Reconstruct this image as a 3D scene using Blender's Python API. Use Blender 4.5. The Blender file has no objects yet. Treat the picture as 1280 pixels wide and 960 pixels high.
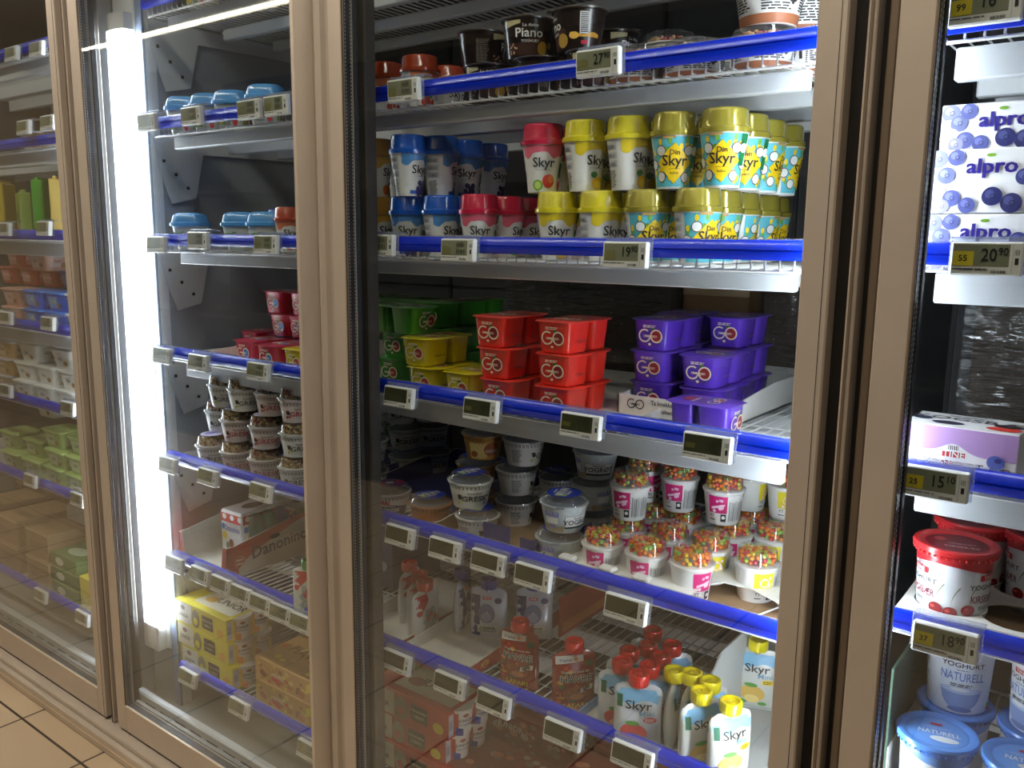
import bpy, math, random
from mathutils import Vector, Matrix
from math import sin, cos, pi, sqrt, radians, atan2, exp
random.seed(7)
S = bpy.context.scene
COL = S.collection

# ------------------------------------------------------------------ camera
CF, CYAW, CPIT, CROL = 1067.7, 0.649626, 0.168364, -0.01129
CAM = Vector((0, -1.0, 1.31))
_F = Vector((-sin(CYAW)*cos(CPIT), cos(CYAW)*cos(CPIT), -sin(CPIT)))
_R = Vector((cos(CYAW), sin(CYAW), 0)); _D = _F.cross(_R)
_R2 = cos(CROL)*_R + sin(CROL)*_D; _D2 = -sin(CROL)*_R + cos(CROL)*_D
cam = bpy.data.objects.new('camera', bpy.data.cameras.new('camera')); COL.objects.link(cam)
cam.data.sensor_width = 36; cam.data.lens = CF/1280*36; cam.data.clip_start = 0.02
cam.matrix_world = Matrix(((_R2.x, -_D2.x, -_F.x, CAM.x), (_R2.y, -_D2.y, -_F.y, CAM.y), (_R2.z, -_D2.z, -_F.z, CAM.z), (0, 0, 0, 1)))
S.camera = cam
def ray(px, py): return (px-640)/CF*_R2 + (py-480)/CF*_D2 + _F
def on(px, py, z):                       # the point at height z
    r = ray(px, py); return CAM + r*((z-CAM.z)/r.z)
def at(px, py, y):                       # the point on the upright plane y
    r = ray(px, py); return CAM + r*((y-CAM.y)/r.y)

# ------------------------------------------------------------------ light levels
S.view_settings.view_transform = 'Standard'; S.view_settings.look = 'None'
S.view_settings.gamma = 1; S.view_settings.use_curve_mapping = False
S.view_settings.exposure = 0.0
S.cycles.transparent_max_bounces = 32; S.cycles.max_bounces = 8; S.cycles.glossy_bounces = 4
S.cycles.diffuse_bounces = 3
S.cycles.caustics_reflective = False; S.cycles.caustics_refractive = False
LENS_L, LENS_R, LENS_4 = 44.0, 38.0, 27.0
CEIL, FAR_TUBE = 14.0, 3.2
w = bpy.data.worlds.new('room air'); S.world = w; w.use_nodes = True
w.node_tree.nodes['Background'].inputs[0].default_value = (0.75, 0.72, 0.68, 1)
w.node_tree.nodes['Background'].inputs[1].default_value = 0.05
def area(name, loc, rot, sx, sy, power, col):
    l = bpy.data.lights.new(name, 'AREA'); l.shape = 'RECTANGLE'; l.size = sx; l.size_y = sy; l.energy = power; l.color = col
    o = bpy.data.objects.new(name, l); o.location = loc; o.rotation_euler = rot; COL.objects.link(o); return o
area('added_ceiling_fill', (-2.5, -0.95, 2.77), (0, 0, 0), 6.0, 0.10, 50, (1.0, 0.95, 0.88))  # fill lamp added above the view to light the frames and floor

# ------------------------------------------------------------------ materials
def lin(c): return tuple(((v/255)/12.92 if v/255 <= 0.04045 else (((v/255)+0.055)/1.055)**2.4) for v in c)
MATS = {}
def M(c, rough=0.5, metal=0.0, coat=0.0, emit=0.0, noise=0.0, scale=40, bump=0.0):
    key = (tuple(c), rough, metal, coat, emit, noise, scale, bump)
    if key in MATS: return MATS[key]
    m = bpy.data.materials.new('surface %d %d %d' % tuple(c)); m.use_nodes = True; nt = m.node_tree
    b = nt.nodes['Principled BSDF']; L = lin(c)
    b.inputs['Base Color'].default_value = (*L, 1); b.inputs['Roughness'].default_value = rough
    b.inputs['Metallic'].default_value = metal; b.inputs['Coat Weight'].default_value = coat; b.inputs['Coat Roughness'].default_value = 0.12
    if emit: b.inputs['Emission Color'].default_value = (*L, 1); b.inputs['Emission Strength'].default_value = emit
    if noise or bump:
        tc = nt.nodes.new('ShaderNodeTexCoord'); n = nt.nodes.new('ShaderNodeTexNoise'); n.inputs['Scale'].default_value = scale; n.inputs['Detail'].default_value = 4
        nt.links.new(tc.outputs['Object'], n.inputs['Vector'])
        if noise:
            r = nt.nodes.new('ShaderNodeValToRGB'); r.color_ramp.elements[0].position = 0.3; r.color_ramp.elements[1].position = 0.7
            r.color_ramp.elements[0].color = tuple(x*(1-noise) for x in L)+(1,); r.color_ramp.elements[1].color = tuple(min(1, x*(1+noise)) for x in L)+(1,)
            nt.links.new(n.outputs['Fac'], r.inputs['Fac']); nt.links.new(r.outputs['Color'], b.inputs['Base Color'])
        if bump:
            bp = nt.nodes.new('ShaderNodeBump'); bp.inputs['Strength'].default_value = bump; bp.inputs['Distance'].default_value = 0.002
            nt.links.new(n.outputs['Fac'], bp.inputs['Height']); nt.links.new(bp.outputs['Normal'], b.inputs['Normal'])
    MATS[key] = m; return m
def clear(name, tint=(0.95, 0.97, 0.98), rough=0.06, ior=1.45, milk=0.0, bump=0.0, bscale=30, bdist=0.01, aniso=None, k=1.0):
    m = bpy.data.materials.new(name); m.use_nodes = True; nt = m.node_tree; nt.nodes.clear()
    o = nt.nodes.new('ShaderNodeOutputMaterial'); mx = nt.nodes.new('ShaderNodeMixShader'); t = nt.nodes.new('ShaderNodeBsdfTransparent')
    g = nt.nodes.new('ShaderNodeBsdfGlossy'); f = nt.nodes.new('ShaderNodeFresnel')
    t.inputs[0].default_value = (*tint, 1); g.inputs['Roughness'].default_value = rough
    ge = nt.nodes.new('ShaderNodeNewGeometry'); iv = nt.nodes.new('ShaderNodeMath'); iv.operation = 'MULTIPLY_ADD'      # same reflectance from either side of the sheet
    iv.inputs[1].default_value = 1/ior-ior; iv.inputs[2].default_value = ior
    nt.links.new(ge.outputs['Backfacing'], iv.inputs[0]); nt.links.new(iv.outputs[0], f.inputs['IOR'])
    if bump:
        tc = nt.nodes.new('ShaderNodeTexCoord'); n = nt.nodes.new('ShaderNodeTexNoise'); n.inputs['Scale'].default_value = bscale
        mp = nt.nodes.new('ShaderNodeMapping'); mp.inputs['Scale'].default_value = aniso or (1, 1, 1)
        nt.links.new(tc.outputs['Object'], mp.inputs[0]); nt.links.new(mp.outputs[0], n.inputs['Vector'])
        bp = nt.nodes.new('ShaderNodeBump'); bp.inputs['Strength'].default_value = bump; bp.inputs['Distance'].default_value = bdist
        nt.links.new(n.outputs['Fac'], bp.inputs['Height'])
        for x in (g, f): nt.links.new(bp.outputs['Normal'], x.inputs['Normal'])
    src = t.outputs[0]
    if milk:
        d = nt.nodes.new('ShaderNodeBsdfDiffuse'); d.inputs[0].default_value = (0.8, 0.82, 0.84, 1)
        m2 = nt.nodes.new('ShaderNodeMixShader'); m2.inputs[0].default_value = milk
        nt.links.new(src, m2.inputs[1]); nt.links.new(d.outputs[0], m2.inputs[2]); src = m2.outputs[0]
    fo = f.outputs[0]
    if k != 1.0:
        mm = nt.nodes.new('ShaderNodeMath'); mm.operation = 'MULTIPLY'; mm.inputs[1].default_value = k; mm.use_clamp = True
        nt.links.new(fo, mm.inputs[0]); fo = mm.outputs[0]
    nt.links.new(fo, mx.inputs[0]); nt.links.new(src, mx.inputs[1]); nt.links.new(g.outputs[0], mx.inputs[2])
    nt.links.new(mx.outputs[0], o.inputs[0]); return m
GLASS = clear('door glass', (0.975, 0.985, 0.98), 0.0, 1.5)
PLAST = clear('clear plastic', (0.95, 0.96, 0.97), 0.05, 1.5, milk=0.03, k=1.4)
PLASTL = clear('clear ticket holder', (0.86, 0.89, 0.97), 0.12, 1.5, milk=0.16)
FILM = clear('stretch film', (0.9, 0.9, 0.9), 0.16, 1.5, milk=0.015, bump=1.0, bscale=14, bdist=0.03, aniso=(0.8, 1, 7), k=2.2)
WHITE = M((235, 236, 234), 0.4); PAPER = M((236, 234, 230), 0.6); INK = M((28, 28, 30), 0.6); GREY = M((120, 122, 126), 0.6)
ALU = M((196, 182, 165), 0.42, 0.3, noise=0.05, scale=9); ALUD = M((120, 104, 86), 0.45, 0.35)
DARK = M((38, 32, 26), 0.6); RUB = M((26, 28, 32), 0.5); CHROME = M((84, 86, 90), 0.36, 0.55, noise=0.35, scale=12)
STEEL = M((222, 226, 228), 0.45, 0.1, noise=0.03, scale=6); BEAM = M((205, 209, 212), 0.45, 0.1); WIRE = M((232, 233, 230), 0.35)
BLUE = M((4, 48, 214), 0.25, coat=0.4); BLUEL = M((70, 100, 215), 0.3)
INNER = M((112, 116, 120), 0.6, noise=0.08, scale=5); BACKW = M((62, 62, 64), 0.7, noise=0.12, scale=4)
CARD = M((226, 224, 218), 0.75, noise=0.04, scale=60); KRAFT = M((150, 120, 88), 0.8, noise=0.08, scale=60); NAVY = M((34, 44, 110), 0.6)
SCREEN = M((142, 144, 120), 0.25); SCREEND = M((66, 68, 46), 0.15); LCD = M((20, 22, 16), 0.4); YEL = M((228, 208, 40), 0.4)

# ------------------------------------------------------------------ mesh accumulator
class G:
    def __init__(s): s.v = []; s.f = []; s.mi = []; s.ms = []
    def m(s, mat):
        if mat not in s.ms: s.ms.append(mat)
        return s.ms.index(mat)
    def face(s, pts, mat):
        n = len(s.v); s.v += [tuple(p) for p in pts]; s.f.append(tuple(range(n, n+len(pts)))); s.mi.append(s.m(mat))
    def mesh(s, vs, fs, mat):
        n = len(s.v); s.v += [tuple(p) for p in vs]; k = s.m(mat)
        for f in fs: s.f.append(tuple(i+n for i in f)); s.mi.append(k)
    def box(s, x0, x1, y0, y1, z0, z1, mat, b=0.0, xf=None):
        if b <= 0:
            vs = [(x, y, z) for x in (x0, x1) for y in (y0, y1) for z in (z0, z1)]
            fs = [(0, 1, 3, 2), (4, 6, 7, 5), (0, 4, 5, 1), (2, 3, 7, 6), (0, 2, 6, 4), (1, 5, 7, 3)]
        else:
            vs = []; idx = {}
            for ix, x in enumerate((x0, x1)):
                for iy, y in enumerate((y0, y1)):
                    for iz, z in enumerate((z0, z1)):
                        dx, dy, dz = b*(1-2*ix), b*(1-2*iy), b*(1-2*iz)
                        for a, p in (('x', (x, y+dy, z+dz)), ('y', (x+dx, y, z+dz)), ('z', (x+dx, y+dy, z))):
                            idx[(ix, iy, iz, a)] = len(vs); vs.append(p)
            I = lambda i, j, k, a: idx[(i, j, k, a)]
            fs = []
            for i in (0, 1):
                q = [I(i, 0, 0, 'x'), I(i, 0, 1, 'x'), I(i, 1, 1, 'x'), I(i, 1, 0, 'x')]; fs.append(q if i == 0 else q[::-1])
                q = [I(0, i, 0, 'y'), I(1, i, 0, 'y'), I(1, i, 1, 'y'), I(0, i, 1, 'y')]; fs.append(q if i == 0 else q[::-1])
                q = [I(0, 0, i, 'z'), I(0, 1, i, 'z'), I(1, 1, i, 'z'), I(1, 0, i, 'z')]; fs.append(q if i == 0 else q[::-1])
            for i in (0, 1):
                for j in (0, 1):
                    q = [I(0, i, j, 'y'), I(0, i, j, 'z'), I(1, i, j, 'z'), I(1, i, j, 'y')]; fs.append(q)
                    q = [I(i, 0, j, 'x'), I(i, 0, j, 'z'), I(i, 1, j, 'z'), I(i, 1, j, 'x')]; fs.append(q)
                    q = [I(i, j, 0, 'x'), I(i, j, 0, 'y'), I(i, j, 1, 'y'), I(i, j, 1, 'x')]; fs.append(q)
                    for k in (0, 1): fs.append([I(i, j, k, 'x'), I(i, j, k, 'y'), I(i, j, k, 'z')])
        if xf: vs = [xf(p) for p in vs]
        s.mesh(vs, fs, mat)
    def rings(s, rs, mat, cap0=False, cap1=False, mats=None):
        n = len(rs[0]); base = len(s.v)
        for r in rs: s.v += [tuple(p) for p in r]
        for i in range(len(rs)-1):
            k = s.m(mats[i] if mats else mat)
            for j in range(n):
                a = base+i*n+j; b = base+i*n+(j+1) % n
                s.f.append((a, b, b+n, a+n)); s.mi.append(k)
        if cap0: s.f.append(tuple(base+j for j in reversed(range(n)))); s.mi.append(s.m(mats[0] if mats else mat))
        if cap1: s.f.append(tuple(base+(len(rs)-1)*n+j for j in range(n))); s.mi.append(s.m(mats[-1] if mats else mat))
    def lathe(s, prof, mat, n=28, cx=0, cy=0, cap0=False, cap1=False, mats=None, rib=0):
        s.rings([[(cx+(r*(1+rib*(j % 2)))*cos(2*pi*j/n), cy+(r*(1+rib*(j % 2)))*sin(2*pi*j/n), z) for j in range(n)] for r, z in prof], mat, cap0, cap1, mats)
    def tube(s, pts, r, mat, n=6):
        pts = [Vector(p) for p in pts]; rs = []
        for i, p in enumerate(pts):
            d = (pts[min(i+1, len(pts)-1)]-pts[max(i-1, 0)]).normalized()
            a = d.cross(Vector((0, 0, 1)) if abs(d.z) < 0.9 else Vector((1, 0, 0))).normalized(); b = d.cross(a)
            rs.append([p+r*(cos(2*pi*k/n)*a+sin(2*pi*k/n)*b) for k in range(n)])
        s.rings(rs, mat, True, True)
    def build(s, name, parent=None, smooth=35, loc=None):
        me = bpy.data.meshes.new(name); me.from_pydata(s.v, [], s.f)
        for m_ in s.ms: me.materials.append(m_)
        me.polygons.foreach_set('material_index', s.mi)
        if smooth:
            me.polygons.foreach_set('use_smooth', [True]*len(s.f)); me.update()
            try: me.set_sharp_from_angle(angle=radians(smooth))
            except Exception: pass
        me.update()
        o = bpy.data.objects.new(name, me); COL.objects.link(o)
        if parent: o.parent = parent
        if loc: o.location = loc
        return o
def sup(w, d, z, n=24, e=4.0, cx=0, cy=0):
    out = []
    for j in range(n):
        t = 2*pi*(j+0.5)/n; c, q = cos(t), sin(t)
        out.append((cx+w/2*math.copysign(abs(c)**(2/e), c), cy+d/2*math.copysign(abs(q)**(2/e), q), z))
    return out

# ------------------------------------------------------------------ printed artwork wrapped on surfaces
_TX = {}
def text2d(t, size):
    if t not in _TX:
        cu = bpy.data.curves.new('t', 'FONT'); cu.body = t; cu.size = 1; cu.align_x = 'CENTER'; cu.align_y = 'CENTER'; cu.resolution_u = 2; cu.offset = 0.012
        o = bpy.data.objects.new('t', cu); COL.objects.link(o)
        dg = bpy.context.evaluated_depsgraph_get(); me = bpy.data.meshes.new_from_object(o.evaluated_get(dg))
        _TX[t] = ([(v.co.x, v.co.y) for v in me.vertices], [tuple(p.vertices) for p in me.polygons])
        bpy.data.objects.remove(o); bpy.data.curves.remove(cu); bpy.data.meshes.remove(me)
    return _TX[t]
class Art:
    def __init__(s, g, mp, lay=0.00035): s.g = g; s.mp = mp; s.lay = lay
    def band(s, mat, u0, u1, lo, hi, n=1, nv=1, L=1):
        lo_ = lo if callable(lo) else (lambda t: lo); hi_ = hi if callable(hi) else (lambda t: hi)
        vs = []; fs = []
        for i in range(n+1):
            u = u0+(u1-u0)*i/n; a = lo_(u); b = hi_(u)
            for k in range(nv+1): vs.append(s.mp(u, a+(b-a)*k/nv, s.lay*L))
        for i in range(n):
            for k in range(nv):
                q = i*(nv+1)+k; fs.append((q, q+nv+1, q+nv+2, q+1))
        s.g.mesh(vs, fs, mat)
    def rect(s, mat, u0, u1, v0, v1, L=1, step=0.006, nv=1): s.band(mat, u0, u1, v0, v1, max(1, int(abs(u1-u0)/step+0.99)), nv, L)
    def ell(s, mat, cu, cv, ru, rv=None, L=2, n=8):
        rv = rv or ru; h = lambda u: rv*sqrt(max(0, 1-((u-cu)/ru)**2))
        vs = []; fs = []
        for i in range(n+1):
            u = cu-ru*cos(pi*i/n); vs += [s.mp(u, cv-h(u), s.lay*L), s.mp(u, cv+h(u), s.lay*L)]
        for i in range(n): fs.append((2*i, 2*i+2, 2*i+3, 2*i+1))
        s.g.mesh(vs, fs, mat)
    def ring(s, mat, cu, cv, r, t, L=3, n=16, a0=0, a1=2*pi):
        vs = []; fs = []
        for i in range(n+1):
            a = a0+(a1-a0)*i/n
            vs += [s.mp(cu+(r-t)*cos(a), cv+(r-t)*sin(a), s.lay*L), s.mp(cu+r*cos(a), cv+r*sin(a), s.lay*L)]
        for i in range(n): fs.append((2*i, 2*i+1, 2*i+3, 2*i+2))
        s.g.mesh(vs, fs, mat)
    def poly(s, mat, pts, L=2): s.g.mesh([s.mp(u, v, s.lay*L) for u, v in pts], [tuple(range(len(pts)))], mat)
    def text(s, mat, t, cu, cv, size, L=3, rot=0, xs=1.0):
        vs, fs = text2d(t, size); c, q = cos(rot), sin(rot)
        s.g.mesh([s.mp(cu+size*(x*xs*c-y*q), cv+size*(x*xs*q+y*c), s.lay*L) for x, y in vs], fs, mat)
    def lines(s, mat, u0, u1, v0, v1, n, L=2, seed=1):
        r = random.Random(seed)
        for i in range(n):
            v = v1-(v1-v0)*(i+0.5)/n; h = (v1-v0)/n*0.28; u = u0; e = u1-(u1-u0)*r.random()*0.3
            while u < e:
                x = min(e, u+(u1-u0)*(0.12+0.2*r.random())); s.rect(mat, u, x, v-h, v+h, L, step=0.012); u = x+(u1-u0)*0.05
    def bars(s, mat, u0, u1, v0, v1, n=12, L=3, seed=3):
        r = random.Random(seed); d = (u1-u0)/n
        for i in range(n): s.rect(mat, u0+i*d, u0+i*d+d*(0.25+0.5*r.random()), v0, v1, L)
def cone_map(r0, r1, h, a0=0.0, cx=0, cy=0, fn=None):
    ra = (r0+r1)/2
    def f(u, v, o):
        r = (fn(v) if fn else r0+(r1-r0)*v/h)+o; a = a0+u/ra
        return (cx+r*sin(a), cy-r*cos(a), v)
    return f
def plane_map(org, right, up):
    org, right, up = Vector(org), Vector(right).normalized(), Vector(up).normalized(); n = right.cross(up)
    return lambda u, v, o: tuple(org+right*u+up*v+n*o)
def top_map(z, rot=0, cx=0, cy=0): return lambda u, v, o: (cx+u*cos(rot)-v*sin(rot), cy+u*sin(rot)+v*cos(rot), z+o)

# ------------------------------------------------------------------ things
def root(name):
    o = bpy.data.objects.new(name, None); o.empty_display_size = 0.02; COL.objects.link(o); return o
def tag(o, label, cat, group=None):
    o['label'] = label; o['category'] = cat
    if group: o['group'] = group
    return o
def struct(o): o['kind'] = 'structure'; return o
PROTO = {}; USED = set()
def copy_tree(o, parent=None):
    c = o.copy(); COL.objects.link(c); c.parent = parent
    for ch in o.children: copy_tree(ch, c)
    return c
def put(key, loc, rz, label, cat, group, rx=0.0, ry=0.0, scale=None):
    if key not in PROTO: PROTO[key] = KINDS[key[0] if isinstance(key, tuple) else key](*(key[1:] if isinstance(key, tuple) else ()))
    p = PROTO[key]
    o = p if key not in USED else copy_tree(p)
    USED.add(key); o.location = loc; o.rotation_euler = (rx, ry, rz); o['label'] = label; o['category'] = cat; o['group'] = group
    if scale: o.scale = scale
    return o
KINDS = {}
def kind(f): KINDS[f.__name__] = f; return f
ORD = ['first', 'second', 'third', 'fourth', 'fifth', 'sixth', 'seventh', 'eighth', 'ninth', 'tenth', 'eleventh', 'twelfth']

# ================================================================== THE ROOM
def floor_mat():
    m = bpy.data.materials.new('beige floor tiles'); m.use_nodes = True; nt = m.node_tree; b = nt.nodes['Principled BSDF']
    tc = nt.nodes.new('ShaderNodeTexCoord'); mp = nt.nodes.new('ShaderNodeMapping'); br = nt.nodes.new('ShaderNodeTexBrick')
    mp.inputs['Location'].default_value = (2.36+0.325*20, 0.093+0.325*20, 0); br.offset = 0; br.squash = 1
    br.inputs['Scale'].default_value = 1; br.inputs['Brick Width'].default_value = 0.325; br.inputs['Row Height'].default_value = 0.325
    br.inputs['Mortar Size'].default_value = 0.0035; br.inputs['Mortar Smooth'].default_value = 0.1
    br.inputs['Color1'].default_value = (*lin((206, 182, 150)), 1); br.inputs['Color2'].default_value = (*lin((200, 176, 144)), 1); br.inputs['Mortar'].default_value = (*lin((66, 50, 38)), 1)
    nz = nt.nodes.new('ShaderNodeTexNoise'); nz.inputs['Scale'].default_value = 3; nz.inputs['Detail'].default_value = 6
    mx = nt.nodes.new('ShaderNodeMixRGB'); mx.blend_type = 'MULTIPLY'; mx.inputs[0].default_value = 0.25
    nt.links.new(tc.outputs['Object'], mp.inputs[0]); nt.links.new(mp.outputs[0], br.inputs[0]); nt.links.new(tc.outputs['Object'], nz.inputs[0])
    nt.links.new(br.outputs['Color'], mx.inputs[1]); nt.links.new(nz.outputs['Fac'], mx.inputs[2]); nt.links.new(mx.outputs[0], b.inputs['Base Color'])
    b.inputs['Roughness'].default_value = 0.35; return m
RX0, RX1, RY0, RY1, RZ = -8.0, 3.0, -4.5, 1.0, 2.85
g = G(); g.box(RX0, RX1, RY0, RY1, -0.05, 0, floor_mat()); struct(g.build('floor'))
g = G(); g.box(RX0, RX1, RY0, RY1, RZ, RZ+0.05, M((226, 220, 208), 0.8, noise=0.03)); struct(g.build('ceiling'))
WALLM = M((168, 156, 140), 0.8, noise=0.08, scale=2)
g = G(); g.box(RX0, RX1, RY0-0.05, RY0, 0, RZ, M((48, 44, 41), 0.8, noise=0.1, scale=2)); struct(g.build('wall_front'))
g = G(); g.box(RX0, RX1, RY1, RY1+0.05, 0, RZ, WALLM); struct(g.build('wall_back'))
g = G(); g.box(RX0-0.05, RX0, RY0, RY1, 0, RZ, M((232, 212, 180), 0.8, noise=0.06, scale=2)); struct(g.build('wall_left'))
g = G(); g.box(RX1, RX1+0.05, RY0, RY1, 0, RZ, WALLM); struct(g.build('wall_right'))
# luminaires: the long one facing door 2 is what shines in the glass
def luminaire(y, z, x0, x1, s, wd, label):
    o = root('linear_ceiling_light'); tag(o, label, 'ceiling light', 'linear ceiling lights above the aisle'); o.location = ((x0+x1)/2, y, z)
    h = (x1-x0)/2
    g = G(); g.box(-h, h, -wd/2-0.01, wd/2+0.01, 0.012, RZ-z, M((225, 225, 220), 0.4), 0.004); g.build('housing', o)
    g = G()
    n = int((x1-x0)/0.30)
    for i in range(n): g.box(-h+(i+0.03)*(2*h/n), -h+(i+0.97)*(2*h/n), -wd/2, wd/2, 0, 0.0125, M((255, 240, 214), 0.5, emit=s), 0.002)
    g.build('diffuser', o)
luminaire(-2.70, 2.79, -7.5, 2.5, CEIL, 0.034, 'long white linear ceiling light over the middle of the aisle')
luminaire(-0.95, 2.79, -5.5, 0.5, CEIL, 0.10, 'added white linear ceiling light, out of view close in front of the cabinet')  # fixture added out of view as a body for the fill lamp

gon = root('added_dark_shelving'); gon.location = (-2.2, -2.1, 0); tag(gon, 'dark shelving added out of view across the aisle to darken the glass reflections', 'shelving')  # added dark mass, keeps the bright far floor out of the glass reflections
GD = M((44, 40, 37), 0.7)
g = G(); g.box(-3.6, 3.6, -0.30, -0.26, 0, 1.95, GD); g.box(-3.6, 3.6, -0.26, 0.0, 0, 0.12, GD, 0.004); g.build('back_board', gon)
for k in range(5):
    g = G(); g.box(-3.6, 3.6, -0.26, -0.01, 0.42+0.38*k, 0.445+0.38*k, GD, 0.003); g.build('shelf_board', gon)
for k in range(9):
    g = G(); g.box(-3.6+0.9*k-0.01, -3.6+0.9*k+0.01, -0.26, -0.02, 0.12, 1.95, GD, 0.003); g.build('upright', gon)

# ================================================================== REFRIGERATED CABINET
cab = root('refrigerated_cabinet'); tag(cab, 'tall multi-door refrigerated display cabinet with bronze aluminium frame', 'fridge')
g = G(); g.box(-3.35, 0.75, 0.70, 0.74, 0.06, 2.12, BACKW)
for i in range(14): g.box(-3.3+i*0.3, -3.292+i*0.3, 0.694, 0.70, 0.1, 2.05, M((34, 34, 36), 0.6))
g.build('back_panel', cab)
g = G()
g.box(-3.39, -3.35, 0.05, 0.74, 0.06, 2.12, INNER); g.build('side_panel', cab)
g = G(); g.box(0.75, 0.79, 0.05, 0.74, 0.06, 2.12, INNER); g.build('side_panel', cab)
g = G(); g.box(-3.39, 0.79, 0.0, 0.80, 2.10, 2.30, ALU); g.box(-3.35, 0.75, 0.06, 0.72, 2.03, 2.10, INNER); g.build('header', cab)
g = G(); g.box(-3.39, 0.79, -0.035, 0.74, 0.0, 0.040, ALU, 0.003); g.box(-3.39, 0.79, -0.022, 0.72, 0.040, 0.056, ALU, 0.003); g.box(-3.39, 0.79, -0.0365, -0.034, 0.018, 0.021, M((225, 205, 175), 0.3, 0.5))
g.build('plinth', cab)
g = G(); g.box(-3.35, 0.75, 0.06, 0.70, 0.056, 0.10, M((150, 150, 146), 0.6)); g.box(-3.35, 0.75, 0.045, 0.065, 0.056, 0.15, STEEL, 0.004)
for i in range(60): g.box(-3.3+i*0.067, -3.3+i*0.067+0.045, 0.0445, 0.046, 0.085, 0.13, DARK)
g.build('bottom_tray', cab)
def mullion(xc, w0, w1, lensL=None, lensR=None, name='mullion'):
    g = G(); g.box(xc-w0, xc+w1, 0.032, 0.062, 0.056, 2.10, DARK, 0.003)
    g.box(xc-0.006, xc+0.004, 0.004, 0.034, 0.06, 2.08, ALU, 0.0015); g.box(xc-0.003, xc+0.000, 0.002, 0.006, 0.06, 2.08, ALUD)
    g.box(xc+0.014, xc+0.024, 0.012, 0.034, 0.06, 2.08, ALUD, 0.0015)
    o = g.build('mullion', cab); return o
mullion(-2.052, 0.055, 0.050); mullion(-0.281, 0.045, 0.045)
g = G(); g.box(-1.235, -1.10, 0.034, 0.060, 0.056, 2.10, DARK, 0.003)                       # mullion with the raised aluminium cover
prof = [(-1.186, 0.030), (-1.186, 0.000), (-1.181, -0.006), (-1.172, -0.010), (-1.164, -0.006), (-1.160, 0.002), (-1.154, 0.004), (-1.1535, 0.030)]
g.rings([[(x, y, z) for x, y in prof] for z in (0.06, 2.08)], ALU, True, True); g.build('mullion', cab)
def lens(x0, x1, y0, y1, strength, label, housing=True):
    o = root('led_light'); o.location = ((x0+x1)/2, y1, 0.26); tag(o, label, 'light', 'upright cabinet lights'); h = (x1-x0)/2
    g = G(); g.box(-h-0.004, h+0.004, 0.0, 0.018, -0.01, 1.80, M((232, 236, 240), 0.35), 0.003)
    g.box(-h*0.8, h*0.8, -(y1-y0), 0, -0.01, 0.06, M((240, 240, 240), 0.3), 0.003); g.build('housing', o)
    g = G(); n = 8
    rs = [[(-h*cos(pi*k/n), -(y1-y0)*sin(pi*k/n)**0.3 if 0 < k < n else 0, z) for k in range(n+1)] for z in (0.06, 1.512)]
    g.rings(rs, M((238, 246, 255), 0.4, emit=strength), True, True); g.build('diffuser', o)
    g = G(); g.rings([[(-h*cos(pi*k/n), -(y1-y0)*sin(pi*k/n)**0.3 if 0 < k < n else 0, z) for k in range(n+1)] for z in (1.513, 1.55)], M((205, 208, 210), 0.4), True, True); g.build('end_cap', o)
lens(-2.032, -1.950, 0.086, 0.114, LENS_L, 'glaring upright led light behind the left edge of the second door')
def sidelens(x, sgn, strength, label):
    o = root('led_light'); o.location = (x, 0.066, 0.26); tag(o, label, 'light', 'upright cabinet lights')
    g = G(); g.box(min(0, -sgn*0.006), max(0, -sgn*0.006), 0.0, 0.034, -0.02, 1.72, M((232, 236, 240), 0.35), 0.001); g.build('housing', o)
    g = G(); a, b = sorted((sgn*0.0005, sgn*0.013)); g.box(a, b, 0.004, 0.032, 0.0, 1.70, M((238, 246, 255), 0.4, emit=strength), 0.004); g.build('diffuser', o)
sidelens(-0.337, -1, LENS_R, 'upright led light tucked behind the right frame of the third door')
sidelens(-0.262, 1, LENS_4, 'upright led light tucked behind the left frame of the rightmost door')
sidelens(-2.205, -1, 13, 'upright led light tucked behind the right frame of the leftmost door')
g = G()   # pale frame posts beside the light and the punched side plates that carry the shelves
g.box(-1.927, -1.921, 0.124, 0.15, 0.10, 2.03, STEEL); g.box(-1.946, -1.920, 0.118, 0.124, 0.10, 2.03, M((120, 136, 164), 0.6)); g.build('inner_post', cab)
g = G(); g.box(-2.125, -2.038, 0.112, 0.118, 0.10, 2.03, M((128, 132, 140), 0.5)); g.build('inner_post', cab)
for z in (1.827, 1.569, 1.3126, 1.054, 0.80, 0.548):
    g = G(); xs = -1.922
    pts = [(0.128, z-0.03), (0.60, z-0.03), (0.60, z-0.06), (0.26, z-0.065), (0.235, z-0.17), (0.17, z-0.185), (0.140, z-0.10)]
    g.mesh([(xs, y, q) for y, q in pts]+[(xs+0.004, y, q) for y, q in pts], [tuple(range(7))[::-1], tuple(range(7, 14))]+[(i, (i+1) % 7, 7+(i+1) % 7, 7+i) for i in range(7)], STEEL)
    for k in range(3): g.box(xs+0.003, xs+0.0055, 0.150+k*0.03, 0.157+k*0.03, z-0.09-k*0.03, z-0.083-k*0.03, DARK)
    g.build('shelf_bracket', cab)
g = G(); g.box(-1.955, -1.928, 0.126, 0.70, 0.10, 2.03, M((166, 171, 178), 0.55, noise=0.06, scale=4)); g.build('divider_panel', cab)
g = G(); g.box(-0.322, -0.300, 0.09, 0.70, 0.10, 2.03, M((70, 72, 76), 0.6, noise=0.1)); g.build('divider_panel', cab)

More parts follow.
